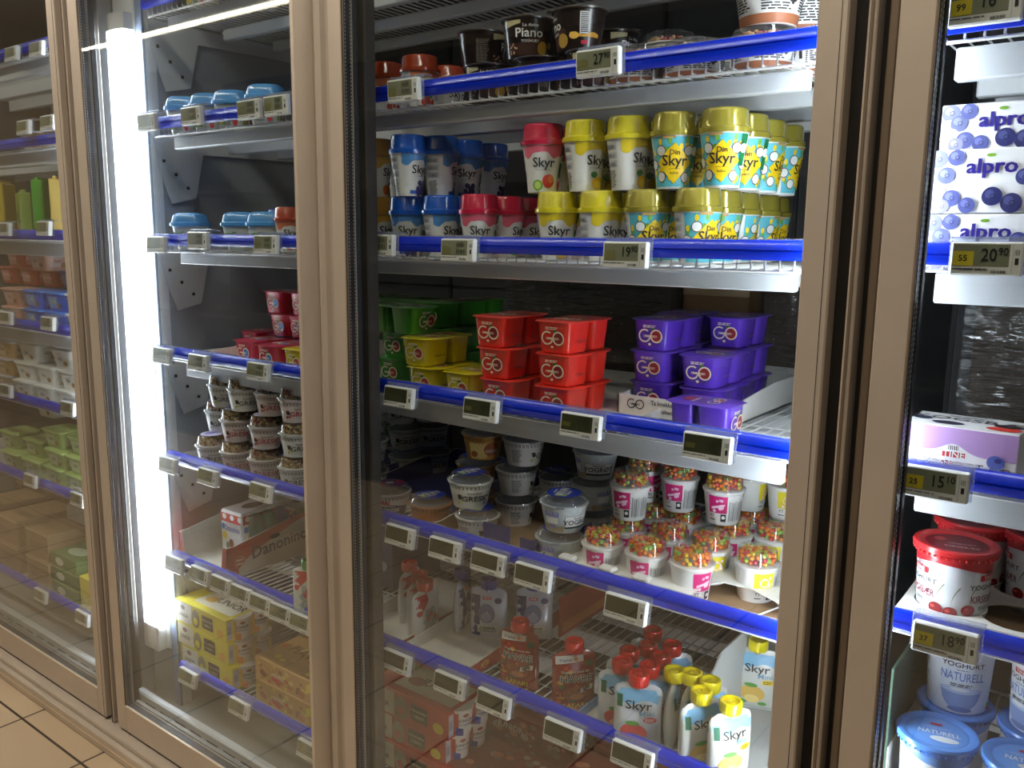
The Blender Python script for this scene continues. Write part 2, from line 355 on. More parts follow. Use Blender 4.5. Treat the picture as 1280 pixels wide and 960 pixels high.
def door(x0, x1, lst, rst, label, grip=False, zt=2.08):
    zb = 0.063; rail = 0.07; o = root('glass_door'); o.location = ((x0+x1)/2, 0, zb); tag(o, label, 'door', 'glass doors of the cabinet')
    X = lambda x: x-(x0+x1)/2; a, b, c, d = X(x0), X(x0+lst), X(x1-rst), X(x1); H = zt-zb
    g = G(); g.box(a, b, 0, 0.028, 0, H, ALU, 0.002); g.box(b, b+0.0012, 0.0005, 0.003, rail, H-rail, ALUD); g.build('stile', o)
    g = G()
    if grip:
        pr = [(c-0.001, 0.028), (c-0.001, 0.0), (c+0.002, -0.018), (c+0.007, -0.026), (c+0.016, -0.027), (c+0.026, -0.020), (c+0.034, -0.004), (d-0.001, 0.0), (d, 0.028)]
        g.rings([[(x, y, z) for x, y in pr] for z in (0, H)], ALU, True, True)
    else:
        g.box(c, d, 0, 0.028, 0, H, ALU, 0.002); g.box(d-0.008, d-0.0075, -0.0006, 0.001, 0, H, DARK)
    g.build('stile', o)
    g = G(); g.box(b, c, 0, 0.028, 0, rail, ALU, 0.002); g.box(b, c, -0.0008, 0.003, rail-0.0005, rail+0.0014, M((240, 226, 204), 0.3, 0.4)); g.build('bottom_rail', o)
    g = G(); g.box(b, c, 0, 0.028, H-rail, H, ALU, 0.002); g.build('top_rail', o)
    g = G(); g.box(b, c, 0.0030, 0.0065, rail+0.001, H-rail-0.001, GLASS); g.build('glass_pane', o)
    g = G(); g.box(b+0.001, c-0.001, 0.0215, 0.0250, rail+0.001, H-rail-0.001, GLASS); g.build('glass_pane', o)
    g = G(); e = 0.0012; y0, y1 = 0.0068, 0.0212
    g.box(b, b+e, y0, y1, rail, H-rail, CHROME); g.box(c-e, c, y0, y1, rail, H-rail, CHROME); g.box(b, c, y0, y1, rail, rail+e, CHROME); g.box(b, c, y0, y1, H-rail-e, H-rail, CHROME)
    n = int((H-2*rail)/0.006)
    DOT = M((235, 238, 240), 0.4)
    for i in range(n):
        z = rail+0.003+i*0.006
        for yy in (y0+0.0012, y1-0.0022): g.box(b+e, b+e+0.0003, yy, yy+0.001, z, z+0.003, DOT)
    g.build('spacer_bar', o)
    g = G(); g.box(b-0.004, b+0.003, 0.0255, 0.038, 0.01, H-0.01, RUB, 0.001); g.box(c-0.003, c+0.004, 0.0255, 0.038, 0.01, H-0.01, RUB, 0.001)
    g.box(b, c, 0.0255, 0.036, rail-0.012, rail+0.004, M((150, 148, 142), 0.5), 0.001); g.build('gasket', o)
    g = G()
    for xx in (a+0.03, d-0.03): g.box(xx-0.02, xx+0.02, 0.004, 0.024, -0.010, 0.0, M((90, 80, 68), 0.4, 0.6), 0.002)
    g.build('hinge', o)
    return o
door(-2.93, -2.080, 0.040, 0.038, 'leftmost glass door, with beige reflections over its dim shelves')
door(-2.020, -1.187, 0.042, 0.036, 'second glass door from the left, with the glaring light behind its left edge', grip=True)
door(-1.153, -0.306, 0.033, 0.034, 'widest-looking glass door in the middle, fronting the colourful yoghurts')
door(-0.254, 0.60, 0.037, 0.038, 'rightmost glass door, in front of the blueberry cartons')

# ================================================================== SHELVES
def shelf(x0, x1, z, label, group, depth=0.52, fence=True, drop=0.0302, beams=(0.030, 0.17, 0.31, 0.45), inset=0.045):
    o = root('wire_shelf'); o.location = ((x0+x1)/2, 0.09, z-0.04); tag(o, label, 'shelf', group); h = (x1-x0)/2; Z = 0.04
    g = G(); pr = [(0.006, 0), (0.0, -0.001), (-0.004, -0.006), (-0.0055, -0.013), (-0.0035, -0.0145), (-0.0055, -0.016), (-0.0045, -0.022), (-0.001, -0.0265), (0.004, -0.0265)]
    g.rings([[(x, y, Z+q) for y, q in pr][::-1] for x in (-h, h)], BLUE, True, True)
    g.box(-h, h, 0.004, 0.007, Z-0.002, Z+0.0015, PLASTL); g.build('price_rail', o)
    g = G(); zd = Z-drop; n = int(2*h/0.0195)
    for i in range(n+1):
        x = -h+0.004+i*(2*h-0.008)/n
        g.tube([(x, 0.008, Z-0.004), (x, 0.008, zd), (x, depth, zd)] if fence else [(x, 0.008, zd), (x, depth, zd)], 0.0016, WIRE, 4)
    for y, q in ((0.008, Z-0.004), (0.012, zd-0.003), (0.20, zd-0.003), (0.40, zd-0.003), (depth, zd-0.003)): g.tube([(-h, y, q), (h, y, q)], 0.0022, WIRE, 5)
    g.build('wire_grid', o)
    for y in beams:
        g = G(); g.box(-h+inset, h-0.03, y, y+0.018, zd-(0.042 if drop < 0.035 else 0.030), zd-0.0055, BEAM, 0.002); g.build('cross_beam', o)
    return o
ZS = {0: 1.827, 1: 1.569, 2: 1.3126, 3: 1.054, 4: 0.80, 5: 0.548, 6: 0.257}
DK = {k: v-(0.036 if k < 3 else 0.028) for k, v in ZS.items()}
nm = ['topmost', 'second', 'third', 'fourth', 'fifth', 'sixth', 'lowest']
for k, z in ZS.items(): shelf(-1.862, -0.358, z, nm[k]+' wire shelf with blue price rail, behind the two middle doors', 'wire shelves behind the two middle doors', drop=0.0382 if k < 3 else 0.0302, beams=(0.030, 0.17, 0.31, 0.45) if k < 4 else (0.18, 0.32, 0.45))
ZL = [1.80, 1.565, 1.32, 1.067, 0.845, 0.602, 0.254]
for k, z in enumerate(ZL): shelf(-3.33, -2.215, z, nm[k]+' wire shelf with price rail, behind the leftmost door', 'wire shelves behind the leftmost door', beams=(0.030, 0.17, 0.31, 0.45) if k < 4 else (0.18, 0.32, 0.45))
ZR = [1.80, 1.566, 1.312, 1.053, 0.861, 0.575]
for k, z in enumerate(ZR): shelf(-0.232, 0.70, z, (nm[:5]+['lowest'])[k]+' wire shelf with bright blue rail, behind the rightmost door', 'wire shelves behind the rightmost door', inset=0.012, beams=(0.31, 0.45) if k == 4 else (0.030, 0.17, 0.31, 0.45))

# ================================================================== PRODUCT KINDS
BK = M((30, 28, 30), 0.6); WH = M((240, 240, 236), 0.4); FOIL = M((200, 196, 190), 0.25, 0.7)
def small_print(A, u, v0, v1, wd=0.022, col=None):
    A.lines(col or GREY, u-wd/2, u+wd/2, v0, v1, max(3, int((v1-v0)/0.0026)), seed=int(v0*9999)+3)
@kind
def skyr(flav, face):
    c = {'blue': ((24, 92, 196), (88, 150, 215), (42, 40, 96)), 'orange': ((196, 142, 44), (236, 180, 70), (232, 120, 30)), 'amber': ((170, 64, 30), (226, 130, 90), (200, 60, 40)), 'pink': ((196, 32, 66), (236, 110, 130), (222, 60, 50)),
         'yellow': ((222, 208, 44), (240, 214, 50), (246, 196, 30)), 'gold': ((172, 160, 60), (90, 190, 215), (250, 214, 30))}[flav]
    o = root('tall_yoghurt_cup'); g = G(); W = WH
    R = lambda v: 0.0238+(0.0335-0.0238)*min(1, max(0, (v-0.004)/0.066))**1.25
    prof = [(0.0, 0.002), (0.0215, 0.002), (0.0225, 0.0), (0.0235, 0.0005)]+[(R(v), v) for v in (0.004, 0.014, 0.026, 0.038, 0.05, 0.062, 0.070)]+[(0.0362, 0.0705), (0.0362, 0.0735), (0.0, 0.0735)]
    g.lathe(prof, W, 28)
    A = Art(g, cone_map(0, 0, 1, a0=face, fn=R)); ra = 0.0285
    mp = lambda u, v, off: ((R(v)+off)*sin(face+u/ra), -(R(v)+off)*cos(face+u/ra), v); A.mp = mp
    col = M(c[1], 0.4); fr = M(c[2], 0.45); DB = M((24, 26, 60), 0.5)
    if flav == 'gold':
        TQ = M((96, 196, 214), 0.4); YL = M((250, 212, 24), 0.4)
        A.band(TQ, -0.036, 0.036, 0.003, 0.068, 14, 5, 1)
        r = random.Random(4)
        for i in range(44): A.ell(YL if i % 3 else M((120, 180, 70), 0.5), r.uniform(-0.034, 0.034), r.uniform(0.006, 0.066), 0.0028, 0.0044, L=2+0.02*i, n=4)
        for uu, vv in ((-0.019, 0.050), (0.019, 0.050), (-0.020, 0.016), (0.018, 0.015), (-0.033, 0.032), (0.033, 0.030)):
            A.ell(M((96, 60, 40), 0.6), uu, vv, 0.0074, L=3); A.ell(WH, uu, vv, 0.0062, L=4)
        A.band(YL, -0.025, 0, lambda u: 0.034-(u+0.025)*1.1, lambda u: 0.034+(u+0.025)*1.05, 6, 3, 5); A.band(YL, 0, 0.025, lambda u: 0.0065+u*1.1, lambda u: 0.0602-u*1.05, 6, 3, 5)
        A.band(M((196, 160, 90), 0.5), -0.016, 0, lambda u: 0.0655, lambda u: 0.0690, 3, 1, 5)
        A.text(BK, 'Din', 0, 0.0475, 0.0095, 7); A.text(BK, 'Skyr', 0, 0.0365, 0.0195, 7); A.rect(BK, -0.008, 0.008, 0.026, 0.0265, 7); A.text(BK, 'kokos', 0, 0.021, 0.005, 7)
        A.rect(M((20, 120, 70), 0.5), 0.024, 0.034, 0.028, 0.068, 5, nv=3); A.ell(WH, 0.029, 0.050, 0.006, L=6)
    else:
        A.band(col, -0.034, 0.034, lambda u: 0.052+(0.010*(1-abs(u+0.004)/0.018) if abs(u+0.004) < 0.018 else 0)+0.002*sin(u*300), 0.0695, 24, 2, 1)
        A.text(BK, 'Skyr', 0.0, 0.0435, 0.0195, 4)
        A.rect(BK, -0.012, 0.012, 0.0330, 0.0334, 3)
        rr = random.Random(5)
        if flav == 'blue':
            for i in range(15): A.ell(M((52+rr.randint(0, 30), 52+rr.randint(0, 20), 120+rr.randint(-20, 20)), 0.4), 0.006+rr.uniform(-0.010, 0.010), 0.012+rr.uniform(-0.008, 0.011), 0.0044, L=3+i % 3)
            A.band(M((40, 90, 180), 0.5), -0.02, -0.004, 0.004, 0.010, 5, 1, 2)
        elif flav in ('orange', 'amber'):
            A.ell(fr, -0.006, 0.014, 0.010, 0.009, 3); A.ell(M((200, 50, 40), 0.4), 0.012, 0.012, 0.008, L=4); A.ell(M((60, 140, 50), 0.5), 0.002, 0.024, 0.005, 0.003, 4)
        elif flav == 'pink':
            A.ell(M((224, 70, 50), 0.4), 0.009, 0.017, 0.011, 0.010, 3); A.ell(M((240, 140, 60), 0.4), 0.013, 0.020, 0.005, 0.006, 4)
            A.ell(M((120, 180, 50), 0.5), -0.010, 0.011, 0.009, 0.008, 4); A.ell(M((208, 232, 130), 0.5), -0.010, 0.011, 0.006, 0.0055, 5)
        else:
            A.ell(M((246, 190, 20), 0.4), 0.006, 0.012, 0.013, 0.009, 3); A.ell(M((255, 224, 90), 0.4), 0.006, 0.010, 0.010, 0.006, 4); A.ell(M((60, 120, 50), 0.5), -0.004, 0.024, 0.006, 0.0045, 5)
        A.rect(M((24, 110, 70), 0.5), 0.030, 0.040, 0.022, 0.069, 3, nv=3); A.ell(WH, 0.035, 0.050, 0.0062, L=4); A.bars(BK, 0.032, 0.038, 0.047, 0.053, 4, 5)
        A.ell(fr, 0.038, 0.012, 0.007, L=4)
    for s0 in (-0.052, 0.054):
        for v in (0.056, 0.044, 0.032): A.rect(M((206, 208, 212), 0.5), s0-0.011, s0+0.011, v, v+0.009, 1); A.bars(GREY, s0-0.009, s0+0.009, v+0.001, v+0.006, 7, 3, seed=int(v*1000))
        small_print(A, s0, 0.004, 0.028, 0.020)
    g.build('cup', o)
    LM = M(c[0], 0.16, 0.35 if flav == 'gold' else 0.0, coat=0.7); g = G()
    pr = [(0.0363, 0.0698), (0.0368, 0.0702), (0.0369, 0.0735), (0.0366, 0.0765), (0.0338, 0.0780), (0.0332, 0.0800), (0.0318, 0.0975), (0.0308, 0.1000), (0.0292, 0.1012), (0.0275, 0.1008), (0.0262, 0.0985), (0.0, 0.0985)]
    g.lathe(pr, LM, 32); g.build('lid', o)
    return o
def go_logo(A, cu, cv, s, cream, hero):
    A.ell(hero, cu+s*0.30, cv-0.02*s, s*0.30, L=2)
    A.ring(cream, cu-s*0.30, cv, s*0.34, s*0.075, 4, 16, a0=0.9, a1=2*pi-0.0); A.rect(cream, cu-s*0.28, cu+s*0.03, cv-s*0.05, cv+s*0.03, 4)
    A.ring(cream, cu+s*0.34, cv, s*0.34, s*0.075, 4, 18)
    A.text(cream, 'morgen', cu+s*0.02, cv+s*0.0, s*0.24, 6)
@kind
def tub(flav):
    c = {'green': ((58, 150, 38), (150, 60, 40)), 'yellow': ((232, 214, 24), (170, 60, 50)), 'red': ((240, 52, 36), (140, 40, 44)), 'purple': ((98, 58, 196), (150, 34, 40)), 'rasp': ((206, 34, 74), (60, 110, 200))}[flav]
    o = root('twin_yoghurt_tub'); P = M(c[0], 0.26, coat=0.5); cream = M((244, 226, 200), 0.5); hero = M(c[1], 0.4)
    for (cy, d, nm_) in ((-0.0305, 0.068, 'yoghurt_cup'), (0.0335, 0.050, 'muesli_cup')):
        g = G(); w0, w1 = 0.058, 0.067; EX = 5.2
        rs = [sup(w0*0.9, d*0.80, 0.0, 28, 5, 0, cy), sup(w0*0.96, d*0.86, 0.001, 28, 5, 0, cy), sup(w0, d*0.9, 0.004, 28, 5, 0, cy), sup(w1, d, 0.0485, 28, EX, 0, cy), sup(w1+0.002, d+0.002, 0.0500, 28, EX, 0, cy)]
        g.rings(rs, P, True, True)
        if nm_ == 'yoghurt_cup':
            y0 = cy-d*0.45; y1 = cy-d*0.5; A = Art(g, plane_map((0, y0-0.0004, 0.004), (1, 0, 0), (0, y1-y0, 0.0445)), 0.0003)
            A.ell(M(tuple(min(255, int(q*0.86)) for q in c[0]), 0.35), 0.0, 0.018, 0.021, 0.017, 1, 10)
            go_logo(A, 0.001, 0.021, 0.033, cream, hero); A.lines(cream, -0.012, 0.012, 0.034, 0.039, 2, 3); A.ell(M((40, 110, 50), 0.5), 0.006, 0.032, 0.004, 0.003, 2, 5); A.ell(cream, 0, 0.007, 0.0028, 0.0022, 3, 5)
            A2 = Art(g, plane_map((w1*0.485+0.0004, cy, 0.006), (0, 1, 0), (0.004, 0, 0.044)), 0.0003); A2.bars(M(tuple(int(q*0.55) for q in c[0]), 0.5), -0.014, 0.014, 0.012, 0.016, 9, 2, 5)
        g.build(nm_, o)
    g = G(); pts = []; Lh = 0.0675
    for i in range(21):
        y = -Lh+2*Lh*i/20; hw = 0.0415*(1-0.11*exp(-((y-0.004)/0.010)**2))*(max(0, 1-abs(y/Lh)**9))**0.5 if 0 < i < 20 else 0.030
        pts.append((hw, y))
    ring = [(x, y) for x, y in pts]+[(-x, y) for x, y in reversed(pts)]
    lid = M(tuple(min(255, int(q*0.92+14)) for q in c[0]), 0.3, coat=0.5)
    g.rings([[(x, y, 0.0500) for x, y in ring], [(x*1.01, y*1.01, 0.0506) for x, y in ring], [(x*0.985, y*0.99, 0.0514) for x, y in ring]], lid, True, True)
    A = Art(g, top_map(0.0515, 0.0)); A.ell(M(tuple(int(q*0.72) for q in c[0]), 0.35), 0, -0.012, 0.030, 0.026, 1, 12); go_logo(A, 0, -0.022, 0.036, cream, hero); A.lines(cream, -0.02, 0.02, 0.014, 0.022, 3, 3)
    A.ell(M((40, 110, 50), 0.5), 0.022, -0.005, 0.006, 0.004, 3, 6); A.ell(hero, 0.0, 0.034, 0.016, 0.010, 3, 8)
    g.build('foil_lid', o)
    return o
@kind
def piano(face):
    o = root('dessert_pot'); g = G(); B = M((34, 24, 22), 0.3, coat=0.4); R = lambda v: 0.0300+0.0068*v/0.056
    g.lathe([(0, 0.002), (0.0275, 0.002), (0.0290, 0.0), (0.0300, 0.001), (0.0368, 0.0560), (0.0398, 0.0565), (0.0398, 0.0585), (0.0, 0.0585)], B, 30)
    ra = 0.0335; A = Art(g, lambda u, v, off: ((R(v)+off)*sin(face+u/ra), -(R(v)+off)*cos(face+u/ra), v))
    A.band(M((66, 36, 26), 0.5), -0.034, 0.030, 0.004, lambda u: 0.026+0.006*sin(u*90), 12, 3, 1)
    A.band(M((206, 196, 150), 0.5), -0.034, -0.010, lambda u: 0.044-(u+0.034)*-0.2, 0.054, 6, 1, 1)
    A.text(WH, 'La dolce', 0.004, 0.046, 0.0065, 3); A.text(WH, 'Piano', 0.002, 0.035, 0.0185, 3); A.text(WH, 'YOGHURT', 0.004, 0.0235, 0.0055, 3)
    r = random.Random(3)
    for i in range(14): A.ell(M((214, 176, 150), 0.5), -0.024+r.uniform(-0.008, 0.008), 0.014+r.uniform(-0.008, 0.008), 0.0013, L=4, n=4)
    A.ell(M((190, 150, 60), 0.4), 0.024, 0.014, 0.009, 0.010, 3)
    A.rect(WH, 0.050, 0.063, 0.022, 0.052, 2, nv=2); 
    for i in range(11): A.rect(BK, 0.0515, 0.0615, 0.024+i*0.0025, 0.0252+i*0.0025, 3)
    A.band(M((228, 170, 60), 0.4), 0.036, 0.080, 0.018, lambda u: 0.023+0.002*sin(u*200), 8, 1, 1); A.ell(M((240, 190, 90), 0.4), 0.042, 0.020, 0.007, 0.005, 2); A.rect(M((196, 40, 70), 0.5), 0.052, 0.062, 0.008, 0.013, 3)
    small_print(A, -0.05, 0.01, 0.045, 0.02, M((120, 110, 104), 0.6))
    g.build('pot', o)
    g = G(); g.lathe([(0.0399, 0.0586), (0.0402, 0.0592), (0.036, 0.0602), (0.0, 0.0604)], FOIL, 30); g.box(-0.008, 0.008, -0.046, -0.034, 0.0590, 0.0596, FOIL); g.build('foil_lid', o)
    return o
def balls(g, n, rmax, z0, h, cols, r, seed=2, dome=True):
    rd = random.Random(seed); k = 0
    oct_ = [(1, 0, 0), (0, 1, 0), (-1, 0, 0), (0, -1, 0), (0, 0, 1), (0, 0, -1)]
    # a small low sphere: 2 rings of 6
    sv = [(0, 0, 1)]+[(0.866*cos(pi/3*i), 0.866*sin(pi/3*i), 0.5) for i in range(6)]+[(0.866*cos(pi/3*i+0.5), 0.866*sin(pi/3*i+0.5), -0.5) for i in range(6)]+[(0, 0, -1)]
    sf = [(0, 1+i, 1+(i+1) % 6) for i in range(6)]+[(1+i, 7+i, 1+(i+1) % 6) for i in range(6)]+[(1+(i+1) % 6, 7+i, 7+(i+1) % 6) for i in range(6)]+[(13, 7+(i+1) % 6, 7+i) for i in range(6)]
    done = []
    tries = 0
    while k < n and tries < n*40:
        tries += 1
        t = rd.random()
        if t < 0.45:                                            # the layer pressed against the wall of the dome
            a = rd.uniform(0, 2*pi); q = rmax-r*1.1; x, y, z = q*cos(a), q*sin(a), z0+rd.uniform(0, h)
        else:
            a = rd.uniform(0, 2*pi); q = (rmax-r)*sqrt(rd.random()); x, y = q*cos(a), q*sin(a); z = z0+h*(1-0.25*(q/rmax)**2)*rd.uniform(0.85, 1.0)
        if any((x-p[0])**2+(y-p[1])**2+(z-p[2])**2 < (1.55*r)**2 for p in done): continue
        done.append((x, y, z)); k += 1; s = r*rd.uniform(0.85, 1.15)
        g.mesh([(x+s*v[0], y+s*v[1], z+s*v[2]) for v in sv], sf, cols[rd.randrange(len(cols))])
CANDY = [M(c, 0.3, coat=0.3) for c in ((240, 130, 30), (246, 150, 40), (236, 196, 50), (244, 214, 80), (206, 50, 70), (220, 80, 90), (190, 204, 80), (240, 110, 40), (244, 160, 60), (224, 70, 50), (150, 190, 90), (238, 140, 50))]
@kind
def candy(flav, face, seed):
    o = root('candy_topped_yoghurt_cup'); g = G(); R = lambda v: 0.0262+0.0062*v/0.056
    g.lathe([(0, 0.002), (0.0235, 0.002), (0.0248, 0.0), (0.0262, 0.002), (0.0320, 0.052), (0.0340, 0.0535), (0.0343, 0.0565), (0.0335, 0.0575), (0.0300, 0.0578), (0, 0.0578)], WH, 30)
    ra = 0.0295; A = Art(g, lambda u, v, off: ((R(v)+off)*sin(face+u/ra), -(R(v)+off)*cos(face+u/ra), v)); A.lay = 0.0004
    P = M((214, 36, 120), 0.4) if flav == 'pink' else M((232, 216, 50), 0.4); F = M((250, 216, 232), 0.5)
    for u0 in (-0.030, 0.062):
        A.rect(P, u0, u0+0.030, 0.021, 0.050, 1, nv=3)
        r = random.Random(6)
        if flav == 'pink':
            for i in range(8): A.ell(F, u0+0.015+r.uniform(-0.011, 0.011), 0.036+r.uniform(-0.011, 0.011), r.uniform(0.0016, 0.0034), L=3, n=6)
            A.band(F, u0+0.005, u0+0.026, lambda u: 0.026+(u-u0)*0.3, lambda u: 0.030+(u-u0)*0.3, 5, 1, 3)
        else:
            A.ring(F, u0+0.015, 0.035, 0.007, 0.0018, 3)
            for i in range(5): A.ell(F, u0+0.015+r.uniform(-0.013, 0.013), 0.036+r.uniform(-0.011, 0.011), r.uniform(0.0014, 0.003), L=3, n=6)
        A.text(BK, 'YT', u0+0.006, 0.0165, 0.007, 3); A.rect(M((60, 60, 62), 0.5), u0+0.001, u0+0.011, 0.009, 0.0105, 3); A.rect(BK, u0+0.020, u0+0.029, 0.007, 0.020, 2); A.ell(WH, u0+0.0245, 0.0145, 0.003, L=4, n=6)
    for i in range(9): A.bars(GREY, 0.003+i*0.0032, 0.0053+i*0.0032, 0.008, 0.042-0.001*(i % 3), 2, 2, seed=i)
    A.bars(BK, 0.034, 0.044, 0.012, 0.028, 8, 2); A.ell(BK, 0.036, 0.045, 0.002, L=2, n=6); A.ell(BK, 0.043, 0.045, 0.002, L=2, n=6)
    g.build('cup', o)
    g = G(); balls(g, 95, 0.0290, 0.0605, 0.0150, CANDY, 0.0041, seed); c_ = g.build('candy_pearls', o); c_['kind'] = 'stuff'
    g = G(); g.lathe([(0.0344, 0.0560), (0.0352, 0.0566), (0.0352, 0.0590), (0.0318, 0.0596), (0.0305, 0.0615), (0.0292, 0.0770), (0.0275, 0.0800), (0.0, 0.0803)], PLAST, 30); g.build('dome_lid', o)
    return o
@kind
def gresk(design, face, topd):
    """clear-lidded Greek-style cup; topd: blue disc / purple disc / muesli / granola"""
    o = root('yoghurt_cup'); g = G()
    big = design in ('yogrt',); r1 = 0.0385; r0 = 0.0300; h = 0.047; R = lambda v: r0+(r1-r0)*v/h
    if topd in ('muesli', 'granola'): r1, r0, h = 0.0365, 0.0285, 0.050
    BD = {'vanilla': (236, 234, 222), 'white': (226, 224, 222), 'brown': (196, 140, 60), 'purple': (228, 226, 230), 'orange': (206, 120, 50), 'yogrt': (196, 206, 208), 'berry': (232, 222, 222), 'plain': (236, 238, 234)}[design]
    B = M(BD, 0.4)
    g.lathe([(0, 0.002), (r0-0.002, 0.002), (r0-0.001, 0.0), (r0, 0.001), (r1, h-0.003), (r1+0.0028, h-0.002), (r1+0.0030, h), (0, h)], B, 32)
    ra = (r0+r1)/2; A = Art(g, lambda u, v, off: ((R(v*0.9)+off)*sin(face+u/ra), -(R(v*0.9)+off)*cos(face+u/ra), v*0.9)); A.lay = 0.0004
    key = M((58, 50, 42), 0.5)
    if design == 'yogrt':
        A.rect(WH, -0.024, 0.024, 0.010, 0.034, 1, nv=1); A.rect(M((40, 60, 58), 0.5), -0.024, 0.024, 0.010, 0.0135, 2); A.ring(BK, 0, 0.022, 0.0, 0.0, 2, 3)
        for a, b in ((-0.0245, -0.0238), (0.0238, 0.0245)): A.rect(BK, a, b, 0.010, 0.034, 3)
        A.rect(BK, -0.0245, 0.0245, 0.0335, 0.0341, 3); A.text(BK, 'YOGRØT', 0, 0.0215, 0.0128, 3); A.text(BK, 'Synnøve', 0, 0.0300, 0.0060, 3)
        A.rect(M((150, 150, 206), 0.5), -0.062, -0.034, 0.032, 0.042, 1); A.rect(WH, -0.060, -0.036, 0.018, 0.030, 1); A.rect(M((140, 142, 206), 0.5), -0.052, -0.042, 0.008, 0.016, 1)
        A.band(M((168, 150, 120), 0.5), -0.07, -0.026, 0.003, lambda u: 0.014+0.001*sin(u*200), 6, 1, 1); A.bars(BK, 0.040, 0.052, 0.012, 0.030, 8, 2)
        r = random.Random(1)
        for i in range(60): A.ell(WH, r.uniform(-0.09, 0.09), r.uniform(0.038, 0.047), 0.001, L=2, n=3)
    else:
        n = 30
        for i in range(n):
            u = -0.1+0.2*i/n; A.rect(key, u, u+0.0045, 0.0452, 0.0464, 2); A.rect(key, u+0.0036, u+0.0045, 0.0415, 0.046, 2); A.rect(key, u+0.0012, u+0.0045, 0.0412, 0.0421, 2); A.rect(key, u+0.0012, u+0.0020, 0.0412, 0.0440, 2)
        A.rect(key, -0.1, 0.104, 0.0475, 0.0480, 2)
        if design == 'brown':
            A.band(M((236, 206, 130), 0.5), -0.040, -0.004, 0.003, lambda u: 0.038, 6, 1, 1); A.ell(M((150, 72, 34), 0.5), 0.004, 0.024, 0.015, L=2); A.text(WH, 'GRESK', 0.004, 0.020, 0.0085, 4); A.ell(M((160, 90, 50), 0.5), -0.03, 0.014, 0.007, L=3)
        elif design == 'purple':
            A.band(M((44, 32, 88), 0.5), -0.036, 0.036, 0.002, lambda u: 0.030-0.006*abs(u)/0.036, 10, 2, 1); A.band(M((206, 60, 90), 0.5), -0.050, -0.004, 0.030, 0.040, 8, 1, 1); A.text(WH, 'GRESK', 0, 0.018, 0.0115, 3); A.text(WH, 'Synnøve', -0.004, 0.027, 0.0055, 3)
        elif design == 'orange':
            A.band(M((210, 120, 60), 0.5), -0.06, 0.06, 0.002, 0.030, 12, 2, 1); A.text(WH, 'GRESK', 0, 0.018, 0.011, 3)
        else:
            tc = M((190, 60, 70), 0.5) if design == 'berry' else M((70, 66, 52), 0.5)
            A.text(tc, 'GRESK', 0.003, 0.0215, 0.0160, 5); A.text(M((120, 110, 90), 0.5), 'Synnøve', 0.002, 0.0335, 0.0075, 5)
            r = random.Random(2); fc = [M((186, 40, 50), 0.5), M((120, 30, 40), 0.5)] if design == 'berry' else [M((206, 204, 120), 0.5), M((90, 60, 40), 0.5), M((150, 160, 80), 0.5)]
            for i in range(7): A.ell(fc[i % len(fc)], r.choice((-1, 1))*r.uniform(0.020, 0.034), r.uniform(0.006, 0.030), r.uniform(0.0015, 0.005), r.uniform(0.0015, 0.003), L=2, n=6)
            A.ell(M((60, 56, 44), 0.5), -0.024, 0.024, 0.0042, L=4)
        A.bars(BK, 0.048, 0.058, 0.010, 0.028, 8, 2); small_print(A, 0.070, 0.008, 0.036, 0.02); small_print(A, -0.056, 0.008, 0.036, 0.02)
    g.lathe([(r1-0.002, h+0.0002), (0, h+0.0004)], M((118, 124, 134) if topd in ('blue', 'purple') else (210, 206, 200), 0.3), 28)
    g.build('cup', o)
    g = G(); hh = h; k = 0.0245 if topd in ('muesli', 'granola') else 0.0145
    g.lathe([(r1+0.0034, hh-0.001), (r1+0.0042, hh+0.0005), (r1+0.0036, hh+0.003), (r1-0.0010, hh+0.0035), (r1-0.0025, hh+0.006), (r1-0.0050, hh+k-0.002), (r1-0.0080, hh+k), (0.0, hh+k)], PLAST, 32)
    g.box(-0.007, 0.007, -(r1+0.0095), -(r1+0.002), hh-0.0005, hh+0.0008, PLAST, xf=lambda p: (p[0]*cos(face-0.9)-p[1]*sin(face-0.9), p[0]*sin(face-0.9)+p[1]*cos(face-0.9), p[2])); g.build('clear_lid', o)
    g = G(); zt = hh+k+0.0004
    if topd in ('muesli', 'granola'):
        g2 = G(); cols = [M(c, 0.7) for c in ((178, 140, 84), (150, 110, 64), (200, 168, 110), (120, 84, 50), (206, 190, 150))]+([M((140, 40, 40), 0.5)] if topd == 'granola' else [])
        balls(g2, 130, r1-0.006, hh+0.003, k-0.009, cols, 0.0036, 5); q = g2.build('muesli', o); q['kind'] = 'stuff'
        g.lathe([(0.0, zt-0.0006), (0.026, zt-0.0006), (0.026, zt), (0.0, zt)], M((206, 200, 232), 0.35), 24); A = Art(g, top_map(zt, 0.6)); A.ell(M((92, 84, 178), 0.4), 0.004, 0.008, 0.018, 0.010, 1); A.text(WH, 'vinn', 0, 0.008, 0.008, 3)
    else:
        dc = M((28, 52, 158), 0.35) if topd == 'blue' else M((70, 22, 78), 0.35)
        g.lathe([(0.0, zt-0.0006), (0.0285, zt-0.0006), (0.0285, zt), (0.0, zt)], dc, 28); A = Art(g, top_map(zt, 0.5 if topd == 'blue' else 0.2))
        if topd == 'blue': A.text(WH, 'VINN', 0.0, 0.002, 0.021, 2, xs=0.85); A.lines(WH, -0.012, 0.012, -0.012, -0.006, 2, 2); A.lines(WH, -0.010, 0.010, 0.013, 0.017, 1, 2); A.band(M((150, 170, 110), 0.5), -0.024, -0.012, lambda u: -0.010, lambda u: 0.010, 4, 1, 1)
        else: A.ell(M((170, 40, 90), 0.5), -0.018, 0, 0.006, 0.014, 1); A.ell(M((170, 40, 90), 0.5), 0.018, 0, 0.006, 0.014, 1); A.bars(WH, -0.008, 0.008, -0.005, 0.006, 6, 2)
    g.build('lid_sticker', o)
    return o
